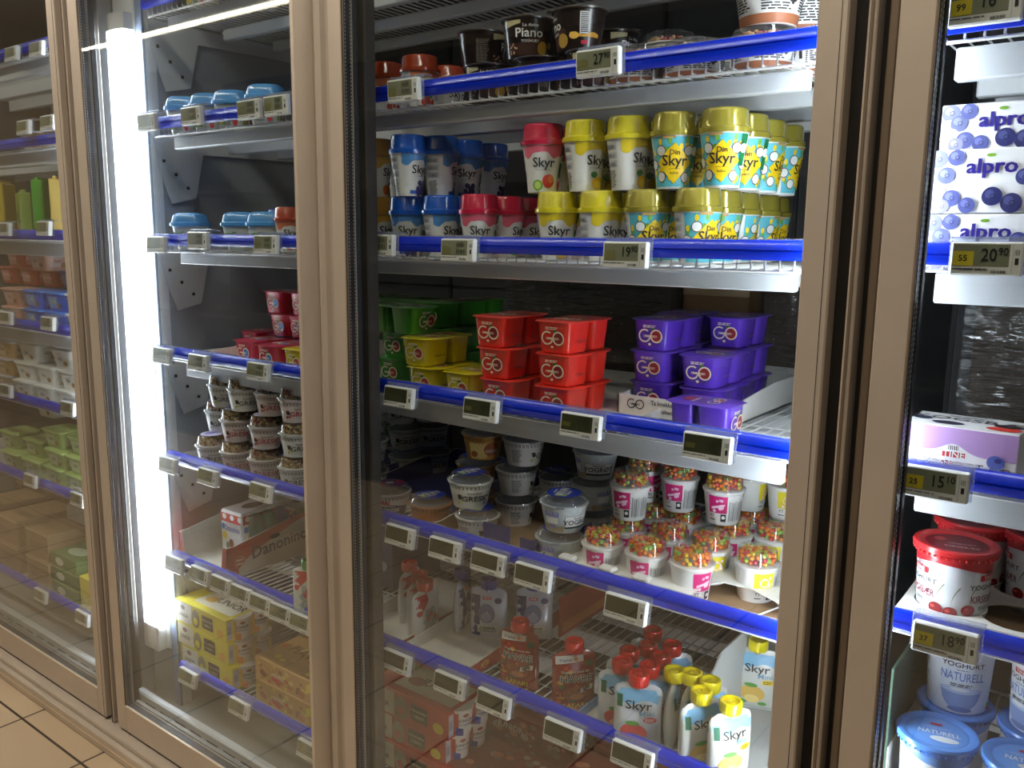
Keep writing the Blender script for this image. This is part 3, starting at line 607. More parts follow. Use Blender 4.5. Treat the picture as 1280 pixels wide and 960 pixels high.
@kind
def granpot(design, face):
    """clear-topped dessert pot: white body, brown base, clear dome of topping"""
    o = root('topped_dessert_pot'); g = G(); r0, r1, h = 0.036, 0.046, 0.052; R = lambda v: r0+(r1-r0)*v/h
    g.lathe([(0, 0.002), (r0-0.001, 0.0), (r0, 0.001), (r1, h-0.002), (r1+0.003, h-0.001), (r1+0.003, h+0.001), (0, h+0.001)], M((226, 224, 220), 0.4), 32)
    ra = 0.041; A = Art(g, lambda u, v, off: ((R(v)+off)*sin(face+u/ra), -(R(v)+off)*cos(face+u/ra), v)); A.lay = 0.0004
    A.band(M((150, 92, 62), 0.5), -0.10, 0.10, 0.001, 0.013, 30, 1, 1)
    for u0 in (-0.075, -0.020, 0.035): A.lines(BK, u0, u0+0.045, 0.016, 0.046, 9, 2, seed=int(u0*100)+20)
    A.ell(BK, 0.022, 0.032, 0.008, 0.007, 3); A.rect(BK, -0.028, -0.024, 0.030, 0.044, 3); g.build('pot', o)
    g = G(); cols = [M(c, 0.6) for c in ((196, 150, 100), (220, 180, 130), (150, 100, 60), (170, 60, 50))] if design == 'nut' else [M(c, 0.5) for c in ((90, 30, 40), (60, 70, 40), (200, 190, 170), (40, 30, 30))]
    balls(g, 60, 0.036, h+0.003, 0.007, cols, 0.0040, 9); q = g.build('topping', o); q['kind'] = 'stuff'
    g = G(); g.lathe([(r1+0.0032, h-0.001), (r1+0.0042, h+0.001), (r1+0.003, h+0.004), (r1-0.002, h+0.005), (r1-0.006, h+0.018), (r1-0.010, h+0.020), (0, h+0.020)], PLAST, 32); g.build('clear_lid', o)
    return o
@kind
def bowl(face):
    """small squat cup with a domed sky-blue lid"""
    o = root('blue_lidded_bowl'); g = G()
    rs = [sup(0.052, 0.046, 0.0, 28, 3), sup(0.056, 0.050, 0.003, 28, 3), sup(0.074, 0.066, 0.036, 28, 3.2), sup(0.080, 0.072, 0.0365, 28, 3.2), sup(0.080, 0.072, 0.0385, 28, 3.2)]
    g.rings(rs, M((220, 226, 224), 0.4), True, True)
    for k, a in enumerate((0, pi/2, pi)):
        rx, ry = cos(a), sin(a); n = Vector((sin(a), -cos(a), 0)); d0, d1 = (0.025, 0.033) if k != 1 else (0.028, 0.037)
        A = Art(g, plane_map(tuple(n*(d0+0.0016)+Vector((0, 0, 0.003))), (rx, ry, 0), tuple(n*(d1-d0)+Vector((0, 0, 0.033)))), 0.0003)
        A.rect(M((120, 170, 90), 0.5), -0.024, -0.006, 0.004, 0.024, 1); A.ell(M((238, 200, 60), 0.5), -0.016, 0.012, 0.007, L=2); A.text(BK, 'Skyr', 0.006, 0.020, 0.0150, 3); A.ell(M((200, 60, 70), 0.5), 0.016, 0.008, 0.006, L=2); small_print(A, 0.0, 0.003, 0.011, 0.014)
    g.build('bowl', o)
    g = G(); rs = [sup(0.082, 0.074, 0.036, 28, 3.2), sup(0.084, 0.076, 0.0375, 28, 3.2), sup(0.083, 0.075, 0.0415, 28, 3.2), sup(0.076, 0.068, 0.0425, 28, 3.2), sup(0.074, 0.066, 0.047, 28, 3.2), sup(0.068, 0.060, 0.0535, 28, 3.2), sup(0.058, 0.050, 0.0565, 28, 3), sup(0.030, 0.026, 0.0575, 28, 3)]
    g.rings(rs, M((88, 160, 226), 0.22, coat=0.5), True, True); g.build('lid', o)
    return o
def cap_geo(g, z, col, r=0.0158):
    for k in range(1): pass
    n = 40; pr = [(r*0.72, z-0.003), (r*0.92, z-0.002), (r, z+0.001), (r*1.02, z+0.015), (r*0.98, z+0.0170), (r*0.80, z+0.0170), (r*0.78, z+0.010), (r*0.40, z+0.010), (r*0.38, z+0.0155), (r*0.16, z+0.0155), (r*0.15, z+0.012), (0, z+0.012)]
    g.rings([[((q*(1+(0.05 if (j % 2 and 1 <= i <= 3) else 0)))*cos(2*pi*j/n), (q*(1+(0.05 if (j % 2 and 1 <= i <= 3) else 0)))*sin(2*pi*j/n), zz) for j in range(n)] for i, (q, zz) in enumerate(pr)], col, True, False)
@kind
def pouch(design):
    o = root('spouted_yoghurt_pouch'); g = G(); H = 0.104; hw = 0.038
    BD = {'skyr': (208, 214, 218), 'skyr_y': (212, 214, 208), 'havre': (150, 44, 28), 'junior': (206, 210, 222), 'red': (226, 222, 218), 'green': (222, 224, 218)}[design]
    W = M(BD, 0.25, coat=0.6); SV = M((176, 180, 182), 0.3, 0.4)
    dep = lambda v: 0.0015+0.013*max(0.0, sin(pi*min(1, (v/H)*0.86+0.14)))**0.8*(1 if v < H*0.97 else 0.3)
    hwf = lambda v: hw*(1-0.02*sin(pi*v/H)) if v < H*0.90 else hw*(1-0.30*((v/H-0.90)/0.10)**2.5)
    zs = [0, 0.004, 0.014, 0.03, 0.05, 0.07, 0.085, 0.093, 0.100, 0.105, H]
    n = 24
    g.rings([[(hwf(v)*math.copysign(abs(cos(2*pi*j/n))**0.8, cos(2*pi*j/n)), dep(v)*math.copysign(abs(sin(2*pi*j/n))**0.9, sin(2*pi*j/n)), v) for j in range(n)] for v in zs], W, True, True)
    ff = lambda u, v: -dep(v)*max(0.0, 1-min(1, (abs(u)/hwf(v)))**2.2)**0.5
    A = Art(g, lambda u, v, off: (u*1.24, ff(u*1.24, v*0.98)-off-0.0003, v*0.98), 0.0003)
    if design.startswith('skyr'):
        sky = M((128, 186, 224), 0.35); A.band(sky, -0.0285, 0.0285, lambda u: 0.080+0.004*sin(u*150), lambda u: 0.100 if abs(u) < 0.022 else 0.092, 16, 5, 1)
        A.rect(M((20, 100, 70), 0.5), -0.026, -0.019, 0.070, 0.090, 2, nv=2); A.text(BK, 'Skyr', 0.001, 0.075, 0.019, 3); A.text(M((110, 150, 180), 0.5), 'Mini', 0.012, 0.063, 0.0115, 3)
        hero = M((224, 74, 66), 0.45) if design == 'skyr' else M((226, 186, 96), 0.45); leaf = M((90, 160, 70), 0.5)
        A.ell(hero, -0.004, 0.030, 0.017, 0.015, 2, 12); A.ell(M((250, 150, 140) if design == 'skyr' else (246, 220, 140), 0.5), -0.004, 0.020, 0.010, 0.008, 3, 8); A.ell(leaf, -0.006, 0.046, 0.009, 0.004, 3, 6)
        for uu in (-0.016, 0.010): A.ell(leaf, uu, 0.012, 0.006, 0.004, 3, 5)
        A.ell(M((214, 50, 60) if design == 'skyr' else (246, 208, 40), 0.5), 0.016, 0.053, 0.0085, 0.0048, 3, 8); A.lines(WH if design == 'skyr' else BK, 0.010, 0.022, 0.050, 0.056, 2, 5)
        A.rect(M((150, 160, 160), 0.5), -0.027, 0.027, 0.0035, 0.005, 2, nv=1)
    elif design == 'havre':
        A.band(M((236, 232, 226), 0.4), -0.027, 0.012, lambda u: 0.086+0.25*(u+0.027)*0.4, 0.100, 8, 2, 1); A.text(M((40, 60, 110), 0.5), 'Yoplait', -0.013, 0.093, 0.0065, 3); A.ell(M((238, 150, 30), 0.4), 0.001, 0.094, 0.003, L=3, n=6)
        r = random.Random(8)
        for i in range(26):
            c_ = ((210, 60, 40), (232, 160, 40), (90, 30, 20), (60, 100, 40), (236, 120, 60))[i % 5]; A.ell(M(c_, 0.5), r.uniform(-0.024, 0.024), r.uniform(0.008, 0.082), r.uniform(0.003, 0.006), r.uniform(0.002, 0.005), 1+0.2*(i % 4), 6)
        A.ell(M((176, 96, 60), 0.5), 0.0, 0.034, 0.018, 0.013, 2.2, 12); A.ell(M((222, 150, 110), 0.5), 0.002, 0.028, 0.010, 0.006, 2.6, 8)
        A.text(M((240, 236, 228), 0.5), 'Yoghurt med litt', 0.000, 0.073, 0.0060, 3.4)
        for dx, dy in ((-0.0008, 0), (0.0008, 0), (0, 0.0008), (0, -0.0008)): A.text(WH, 'HAVRE', 0.001+dx, 0.060+dy, 0.0170, 3.2, xs=0.86)
        A.text(BK, 'HAVRE', 0.001, 0.060, 0.0170, 4.4, xs=0.86); A.poly(WH, [(0.006, 0.034), (0.024, 0.040), (0.025, 0.049), (0.007, 0.043)], 5); A.lines(BK, 0.010, 0.022, 0.038, 0.045, 2, 6)
        A.text(M((236, 206, 60), 0.5), 'SAFARI', 0.0, 0.010, 0.0125, 4.4, xs=0.9); A.ell(M((30, 90, 60), 0.5), 0.020, 0.086, 0.005, L=3, n=8)
    elif design == 'junior':
        NB = M((44, 52, 110), 0.5); A.band(NB, -0.0285, -0.012, 0.006, 0.092, 6, 6, 1); A.rect(M((196, 40, 40), 0.5), -0.008, 0.006, 0.084, 0.090, 3); A.text(WH, 'TINE', -0.001, 0.087, 0.005, 4); A.ell(NB, 0.017, 0.083, 0.006, L=2, n=8)
        A.ell(M((104, 112, 150), 0.5), -0.001, 0.056, 0.014, 0.020, 2, 10); A.ell(M((150, 156, 190), 0.5), -0.001, 0.048, 0.009, 0.010, 3, 8); A.rect(M((210, 216, 204), 0.5), -0.016, 0.018, 0.014, 0.031, 3); A.text(BK, 'JUNIOR', 0.001, 0.025, 0.0085, 5, xs=0.9); A.text(M((80, 90, 150), 0.5), 'YOGHURT', 0.001, 0.018, 0.006, 5)
    else:
        A.band(M((190, 40, 44), 0.5), -0.026, 0.0, lambda u: 0.085+u*1.2, 0.099, 6, 2, 1); r = random.Random(3)
        for i in range(12): A.ell(M((196, 50, 50) if i % 2 else (150, 190, 190), 0.5), r.uniform(-0.022, 0.022), r.uniform(0.01, 0.075), 0.005, 0.006, 2, 6)
        small_print(A, 0.004, 0.02, 0.07, 0.03)
    # back print
    A = Art(g, lambda u, v, off: (-u, -ff(u, v)+off+0.0003, v), 0.0003); small_print(A, 0, 0.015, 0.08, 0.04); A.bars(BK, 0.008, 0.020, 0.01, 0.022, 8, 3)
    g.build('pouch_body', o)
    g = G(); g.lathe([(0.0065, H-0.008), (0.0065, H+0.006)], SV, 16, cap1=True); g.box(-0.012, 0.012, -0.003, 0.003, H-0.006, H+0.001, SV, 0.001); sp = g.build('spout', o)
    cc = {'skyr': (206, 24, 28), 'skyr_y': (240, 222, 20), 'havre': (214, 26, 24), 'junior': (26, 32, 140), 'red': (196, 30, 28), 'green': (30, 140, 60)}[design]
    g = G(); cap_geo(g, H+0.002, M(cc, 0.28, coat=0.5)); g.build('cap', sp)
    return o
def boxart(g, x0, x1, y0, y1, z0, z1):
    """maps for the front (-y), right (+x), left (-x) and top faces, each with its own (u right, v up) from its lower-left corner"""
    return (Art(g, plane_map((x0, y0, z0), (1, 0, 0), (0, 0, 1))), Art(g, plane_map((x1, y0, z0), (0, 1, 0), (0, 0, 1))), Art(g, plane_map((x0, y1, z0), (0, -1, 0), (0, 0, 1))), Art(g, plane_map((x0, y0, z1), (1, 0, 0), (0, 1, 0))))
@kind
def junior(col):
    """sleeve carton round four cups, two cups showing at the right end"""
    o = root('cup_multipack'); Wd, Dp, Hh = 0.215, 0.125, 0.058; yel = col == 'yellow'
    C0 = M((238, 222, 60) if yel else (196, 62, 44), 0.5); C1 = M((236, 232, 210), 0.5) if yel else M((214, 200, 170), 0.5); DKG = M((74, 62, 40), 0.5) if yel else M((66, 58, 40), 0.5)
    g = G(); g.box(0, Wd-0.0, 0, Dp, 0, Hh, C0, 0.0008); F, Rr, Lf, T = boxart(g, 0, Wd, 0, Dp, 0, Hh)
    F.rect(C1, 0.002, 0.070, 0.002, 0.054, 1); F.text(BK, 'JUNIOR', 0.034, 0.022, 0.014, 3, xs=0.9); F.ell(M((150, 120, 100), 0.5), 0.034, 0.042, 0.010, 0.006, 3); F.ell(M((150, 140, 110), 0.5), 0.088, 0.026, 0.017, 0.024, 2, 12); F.ell(C0, 0.088, 0.020, 0.009, 0.010, 3)
    F.rect(DKG, 0.116, 0.162, 0.012, 0.046, 3); F.text(M((230, 214, 170), 0.5), 'FOR KROPPEN', 0.139, 0.034, 0.0065, 5); F.text(M((230, 214, 170), 0.5), 'I VEKST!', 0.139, 0.022, 0.0085, 5)
    F.ell(M((230, 200, 60), 0.5) if not yel else M((240, 180, 60), 0.5), 0.190, 0.018, 0.014, 0.011, 2)
    T.rect(C1, 0.050, 0.205, 0.020, 0.105, 1); T.text(BK, 'JUNIOR', 0.150, 0.060, 0.034, 3); T.ell(M((242, 190, 90) if yel else (150, 60, 50), 0.5), 0.085, 0.052, 0.022, 0.015, 3, 10); T.ell(M((190, 180, 120), 0.5), 0.030, 0.090, 0.024, 0.018, 2, 10); T.ell(M((230, 210, 60) if yel else (120, 90, 80), 0.5), 0.120, 0.100, 0.020, 0.008, 4, 8)
    Rr.rect(M((204, 196, 206), 0.5), 0.002, 0.016, 0.006, 0.052, 1); Rr.bars(GREY, 0.003, 0.014, 0.020, 0.040, 6, 2)
    g.build('sleeve', o)
    for yy in (0.045, 0.098):
        g = G(); R = lambda v: 0.0215+0.005*v/0.054; g.lathe([(0, 0), (0.0215, 0), (0.0265, 0.054), (0.0285, 0.055), (0.0285, 0.057), (0, 0.057)], M((230, 220, 210), 0.4), 24, cx=Wd-0.008, cy=yy)
        A = Art(g, lambda u, v, off: (Wd-0.008+(R(v)+off)*cos(u/0.024-0.55), yy+(R(v)+off)*sin(u/0.024-0.55), v)); A.band(M((236, 178, 70) if yel else (190, 50, 50), 0.5), -0.028, -0.010, 0.002, lambda u: 0.05, 5, 1, 1); A.band(M((240, 150, 60) if yel else (60, 70, 160), 0.5), -0.028, 0.0, 0.001, lambda u: 0.016-u*0.3, 8, 1, 2)
        A.text(BK, 'JUNIOR', 0.004, 0.034, 0.0095, 3, xs=0.85); A.text(M((90, 90, 160), 0.5), 'YOGHURT', 0.004, 0.025, 0.006, 3); A.ell(M((160, 80, 70), 0.5), 0.004, 0.045, 0.006, 0.004, 3)
        g.build('cup', o)
    return o
@kind
def flatbox(kind_, Wd, Dp, Hh):
    o = root('carton' if kind_ != 'kraft' else 'shipping_carton')
    base = {'alpro': (244, 244, 248), 'berry': (240, 236, 240), 'kraft': (150, 118, 82), 'muesli': (206, 160, 90), 'brownred': (146, 60, 44), 'film': (70, 58, 46), 'navy': (34, 42, 84), 'greenbag': (84, 120, 62), 'greywhite': (190, 190, 186)}[kind_]
    g = G(); g.box(-Wd/2, Wd/2, 0, Dp, 0, Hh, M(base, 0.6, noise=0.05, scale=20), 0.0012); F, Rr, Lf, T = boxart(g, -Wd/2, Wd/2, 0, Dp, 0, Hh)
    if kind_ == 'alpro':
        r = random.Random(2); IND = M((46, 34, 132), 0.4)
        tu, tv = 0.066, (Hh*0.5 if Hh < 0.05 else Hh-0.020)
        for dx_ in (0, 0.0006, 0.0012): F.text(IND, 'alpro', tu+dx_, tv, 0.0235, 4+dx_*100, xs=1.06)
        F.ell(M((120, 170, 50), 0.5), tu-0.001, tv+0.0125, 0.005, 0.002, 4, 6)
        for bi, (u, v, q, c_) in enumerate(((0.10, 0.86, 0.010, (120, 124, 160)), (0.05, 0.52, 0.009, (206, 208, 220)), (0.19, 0.60, 0.0095, (100, 106, 150)), (0.08, 0.30, 0.011, (200, 202, 216)), (0.28, 0.90, 0.009, (86, 92, 150)), (0.26, 0.24, 0.0095, (84, 90, 150)), (0.17, 0.10, 0.008, (140, 140, 176)), (0.42, 0.10, 0.009, (80, 86, 148)), (0.66, 0.26, 0.0105, (44, 48, 104)), (0.85, 0.10, 0.011, (50, 52, 104)), (0.95, 0.55, 0.009, (70, 74, 140)))):
            v2 = min(max(v*Hh, q), Hh-q); u2 = min(max(u*0.105, q), Wd-q); F.ell(M(c_, 0.4), u2, v2, q, L=2+bi*0.5, n=12); F.ell(M(tuple(min(255, x+34) for x in c_), 0.4), u2-q*0.25, v2+q*0.25, q*0.45, L=2.2+bi*0.5, n=8); F.ring(M(tuple(int(x*0.7) for x in c_), 0.4), u2+q*0.1, v2, q*0.3, q*0.1, 2.4+bi*0.5, 8)
    elif kind_ == 'berry':
        LV = M((178, 142, 196), 0.4); RD = M((196, 36, 40), 0.5)
        wave = lambda u: Hh*(0.56+0.17*exp(-((u-Wd*0.46)/(Wd*0.13))**2)-0.05*(u/Wd))
        F.band(LV, 0.0005, Wd-0.0005, wave, Hh-0.0006, 30, 1, 1)
        F.band(RD, Wd*0.37, Wd*0.57, Hh*0.47, Hh*0.57, 2, 1, 3); F.text(WH, 'TINE', Wd*0.47, Hh*0.52, Hh*0.15, 4, xs=1.1); F.bars(BK, Wd*0.42, Wd*0.52, Hh*0.60, Hh*0.68, 6, 3); F.text(BK, 'YOGHURT', Wd*0.47, Hh*0.33, Hh*0.19, 4, xs=1.05)
        r = random.Random(4)
        for cu, n, sp in ((0.07, 16, 0.06), (0.84, 34, 0.12)):
            for i in range(n): F.ell(M(((60, 24, 46), (96, 40, 66), (40, 24, 50))[i % 3], 0.4), min(Wd-0.006, max(0.005, Wd*(cu+r.uniform(-sp, sp)))), Hh*r.uniform(0.09, 0.34), 0.0042, L=2+0.3*(i % 5), n=6)
        F.ell(M((92, 104, 176), 0.4), Wd*0.83, Hh*0.48, 0.0095, 0.0085, 5, 10); F.ell(M((60, 60, 130), 0.4), Wd*0.85, Hh*0.52, 0.004, 0.003, 6, 6)
        T.rect(M((220, 220, 222), 0.5), 0.001, Wd-0.001, 0.001, Dp-0.001, 1); T.text(M((70, 66, 70), 0.5), 'SKOGSBÆR', Wd*0.5, 0.052, 0.027, 3, xs=1.1); T.lines(GREY, Wd*0.3, Wd*0.7, 0.066, 0.074, 2, 3)
        T.ell(M((40, 44, 70), 0.5), Wd*0.10, 0.040, 0.011, 0.010, 3); T.ell(M((44, 40, 60), 0.5), Wd*0.36, 0.022, 0.018, 0.011, 3); T.ell(M((206, 60, 50), 0.5), Wd*0.84, 0.022, 0.019, 0.012, 3); T.ell(M((44, 30, 40), 0.5), Wd*0.86, 0.040, 0.016, 0.010, 4)
    elif kind_ in ('muesli', 'brownred'):
        r = random.Random(11); pal = ((226, 196, 120), (190, 120, 60), (236, 216, 60), (204, 70, 50), (150, 96, 60)) if kind_ == 'muesli' else ((150, 110, 100), (206, 120, 90), (120, 60, 50), (190, 160, 140))
        for A, a, b in ((F, Wd, Hh), (Rr, Dp, Hh), (T, Wd, Dp)):
            for i in range(26): q = r.uniform(0.004, 0.014); A.ell(M(pal[i % len(pal)], 0.5), r.uniform(q, a-q), r.uniform(min(q, b*0.4), max(b-q, b*0.6)), q*0.9, min(q*0.7, b*0.35), 1+0.25*(i % 6), 7)
        if kind_ == 'muesli': T.text(M((120, 80, 30), 0.5), 'HAVRE', Wd*0.5, Dp*0.55, Wd*0.20, 4, rot=-0.1); F.text(M((236, 226, 190), 0.5), 'HAVRE', Wd*0.4, Hh*0.5, Hh*0.26, 4)
        else: F.text(M((220, 206, 190), 0.5), 'JUNIOR', Wd*0.3, Hh*0.5, Hh*0.3, 4)
    elif kind_ == 'kraft':
        F.rect(M((206, 180, 140), 0.6), 0, Wd, Hh*0.93, Hh-0.0006, 1); F.lines(M((110, 84, 58), 0.7), Wd*0.2, Wd*0.8, Hh*0.3, Hh*0.6, 3, 2)
    elif kind_ == 'greenbag':
        F.ell(M((206, 216, 200), 0.5), Wd*0.35, Hh*0.5, Wd*0.16, Hh*0.3, 2, 8); T.ell(M((186, 206, 176), 0.5), Wd*0.5, Dp*0.4, Wd*0.3, Dp*0.2, 2, 8); F.text(M((60, 90, 50), 0.5), 'yoghurt', Wd*0.6, Hh*0.4, Hh*0.25, 4)
    g.build('box', o)
    if kind_ == 'film':
        g = G(); nx, nz = 30, 18; vs = []; rd = random.Random(5); H2 = Hh+0.02
        for k in range(2):
            for i in range(nx+1):
                for j in range(nz+1):
                    u, v = i/nx, j/nz
                    vs.append(((u-0.5)*(Wd+0.02), -0.012-0.004*sin(u*17+v*5)-0.003*sin(v*40+u*9)-0.002*sin(u*60)-k*0.0006, v*H2))
        fs = []; m_ = (nx+1)*(nz+1)
        for i in range(nx):
            for j in range(nz): q = i*(nz+1)+j; fs.append((q, q+nz+1, q+nz+2, q+1))
        g.mesh(vs[:m_], fs, FILM); g.build('stretch_film', o, 60)
    return o
@kind
def danone():
    o = root('bottle_multipack'); Wd, Dp, Hh = 0.085, 0.13, 0.082
    g = G(); g.box(-Wd/2, Wd/2, 0, Dp, 0.004, Hh, M((232, 230, 228), 0.35, coat=0.3), 0.004); F, Rr, Lf, T = boxart(g, -Wd/2, Wd/2, 0, Dp, 0.004, Hh); h = Hh-0.004
    for A, a in ((F, Wd), (Rr, Dp)):
        A.rect(M((214, 40, 36), 0.4), 0.004, a-0.004, h*0.74, h*0.94, 1)
        for q in range(int(a/0.04)+1): A.ell(WH, 0.018+q*0.030, h*0.86, 0.008, 0.005, 2, 6)
        A.rect(WH, 0.004, a-0.004, h*0.40, h*0.74, 1); A.text(M((40, 70, 170), 0.5), 'Danonino', a*0.56, h*0.60, 0.015, 3); A.ell(M((60, 120, 210), 0.5), 0.012, h*0.62, 0.006, L=3)
        A.ell(M((244, 214, 60), 0.5), a*0.2, h*0.42, 0.010, 0.007, 3); A.ell(M((120, 40, 40), 0.5), a*0.5, h*0.24, 0.010, 0.010, 3); A.ell(M((150, 40, 50), 0.5), a*0.75, h*0.16, 0.008, 0.007, 3); A.ell(M((70, 110, 60), 0.5), a*0.32, h*0.2, 0.006, L=3)
    T.rect(M((206, 200, 204), 0.5), 0.004, Wd-0.004, 0.004, Dp-0.004, 1); T.ell(M((60, 40, 50), 0.5), Wd*0.5, Dp*0.5, 0.02, 0.03, 2, 8); g.build('sleeve', o)
    g = G()
    for k in range(3): g.lathe([(0, 0.004), (0.018, 0.004), (0.020, 0.012), (0.018, 0.045), (0.020, 0.06), (0.014, 0.076), (0.013, 0.080), (0, 0.080)], M(((40, 90, 80), (50, 110, 90), (40, 70, 130))[k], 0.4), 16, cx=Wd/2+0.019, cy=0.030+0.036*k)
    g.build('bottle', o)
    return o
@kind
def bigtub(design, face):
    """large round tub with a rimmed lid: cherry (red) or natural (blue)"""
    o = root('large_yoghurt_tub'); cherry = design == 'cherry'
    h, r0, r1 = (0.098, 0.0395, 0.0445) if cherry else (0.132, 0.0375, 0.0440); R = lambda v: r0+(r1-r0)*v/h
    g = G(); g.lathe([(0, 0.003), (r0-0.003, 0.002), (r0-0.002, 0.0), (r0, 0.002), (r1, h)], M((236, 238, 242), 0.35, coat=0.2), 40, cap1=True)
    ra = (r0+r1)/2; A = Art(g, lambda u, v, off: ((R(v)+off)*sin(face+u/ra), -(R(v)+off)*cos(face+u/ra), v)); A.lay = 0.0004; RD = M((196, 32, 44), 0.4)
    if cherry:
        A.band(M((200, 40, 46), 0.35, coat=0.3), -0.135, 0.135, lambda u: h*(0.80+0.055*sin(u*42+2.0)), h-0.001, 60, 1, 1)
        for u0 in (-0.040, 0.045):
            A.rect(RD, u0-0.012, u0+0.012, 0.066, 0.074, 3); A.text(WH, 'TINE', u0, 0.070, 0.0075, 5); A.bars(BK, u0-0.005, u0+0.005, 0.0745, 0.080, 5, 4); A.text(BK, 'YOGHURT', u0, 0.058, 0.0092, 4, xs=1.1)
            A.text(M((130, 40, 56), 0.5), 'KIRSEBÆR', u0, 0.042, 0.0135, 4, xs=0.72); A.lines(GREY, u0-0.010, u0+0.010, 0.028, 0.033, 2, 4)
        for u0, v0 in ((-0.016, 0.019), (0.0015, 0.017), (0.022, 0.022)):
            A.ell(M((150, 24, 30), 0.25, coat=0.5), u0, v0+0.006, 0.0085, 0.0075, 3, 10); A.ell(M((206, 70, 70), 0.3), u0-0.003, v0+0.008, 0.003, 0.002, 5, 6)
            A.band(M((130, 130, 80), 0.5), u0, u0+0.009, lambda u: v0+0.013+0.026*((u-u0)/0.009)**0.5, lambda u: v0+0.0155+0.026*((u-u0)/0.009)**0.5, 8, 1, 4)
    else:
        BL = M((112, 158, 226), 0.4); A.band(BL, -0.13, 0.13, lambda u: h*(0.93-0.10*max(0, sin(u*24+1.2))), h-0.001, 50, 1, 1)
        for u0 in (-0.001, 0.125):
            A.rect(RD, u0-0.011, u0+0.011, 0.0790, 0.0855, 3); A.text(WH, 'TINE', u0, 0.0822, 0.0070, 5); A.text(BK, 'YOGHURT', u0, 0.0725, 0.0098, 4, xs=1.1); A.lines(GREY, u0-0.008, u0+0.008, 0.0645, 0.0665, 1, 3); A.text(M((110, 142, 200), 0.5), 'NATURELL', u0, 0.0555, 0.0175, 4, xs=0.64)
            A.lines(BK, u0-0.014, u0+0.014, 0.041, 0.046, 2, 4); A.band(M((138, 160, 206), 0.4), u0-0.027, u0+0.027, lambda u: 0.036-0.030*sqrt(max(0, 1-((u-u0)/0.027)**2)), 0.036, 16, 2, 2); A.ell(M((196, 208, 232), 0.4), u0, 0.036, 0.027, 0.005, 3, 14); A.ell(WH, u0-0.002, 0.0375, 0.012, 0.0025, 4, 8); A.ell(M((110, 130, 180), 0.4), u0, 0.008, 0.016, 0.004, 3, 10)
        A.rect(M((120, 170, 60), 0.5), 0.040, 0.048, 0.010, 0.017, 3); A.rect(M((200, 60, 50), 0.5), 0.040, 0.048, 0.006, 0.010, 3); small_print(A, -0.062, 0.02, 0.09, 0.03)
    g.build('tub', o)
    LC = (204, 44, 48) if cherry else (88, 146, 230); LM = M(LC, 0.28, coat=0.4); g = G()
    pr = [(r1+0.0010, h-0.010), (r1+0.0018, h-0.008), (r1+0.0018, h-0.003), (r1+0.0052, h-0.002), (r1+0.0058, h+0.0020), (r1+0.0042, h+0.0048), (r1+0.0005, h+0.0052), (r1-0.0045, h+0.0035), (r1-0.0065, h+0.0020), (0, h+0.0020)]
    g.lathe(pr, LM, 48)
    for i in range(40): a = 2*pi*i/40; g.box(-0.0007, 0.0007, r1+0.0015, r1+0.0050, h-0.006, h-0.0035, M(tuple(min(255, c+30) for c in LC), 0.3), xf=lambda p, a=a: (p[0]*cos(a)-p[1]*sin(a), p[0]*sin(a)+p[1]*cos(a), p[2]))
    A = Art(g, top_map(h+0.0020, face*0.7+0.1))
    if cherry: A.ell(M((120, 22, 34), 0.35), 0, 0, 0.036, 0.034, 1, 18); A.text(M((226, 190, 190), 0.5), 'KIRSEBÆR', 0.006, -0.016, 0.0090, 3); A.text(M((226, 190, 190), 0.5), 'YOGHURT', 0.006, -0.004, 0.0065, 3); A.ell(M((200, 80, 80), 0.4), -0.018, 0.010, 0.007, L=3)
    else: A.ell(M((104, 158, 236), 0.35), 0, 0, 0.036, 0.034, 1, 18); A.text(WH, 'NATURELL', 0.002, -0.002, 0.0130, 3, xs=0.8); A.text(M((170, 200, 240), 0.5), 'YOGHURT', 0, 0.010, 0.007, 3); A.rect(RD, -0.008, 0.006, 0.017, 0.022, 3); A.ell(M((226, 232, 240), 0.4), 0.008, -0.016, 0.017, 0.007, 3, 10)
    g.build('lid', o)
    return o
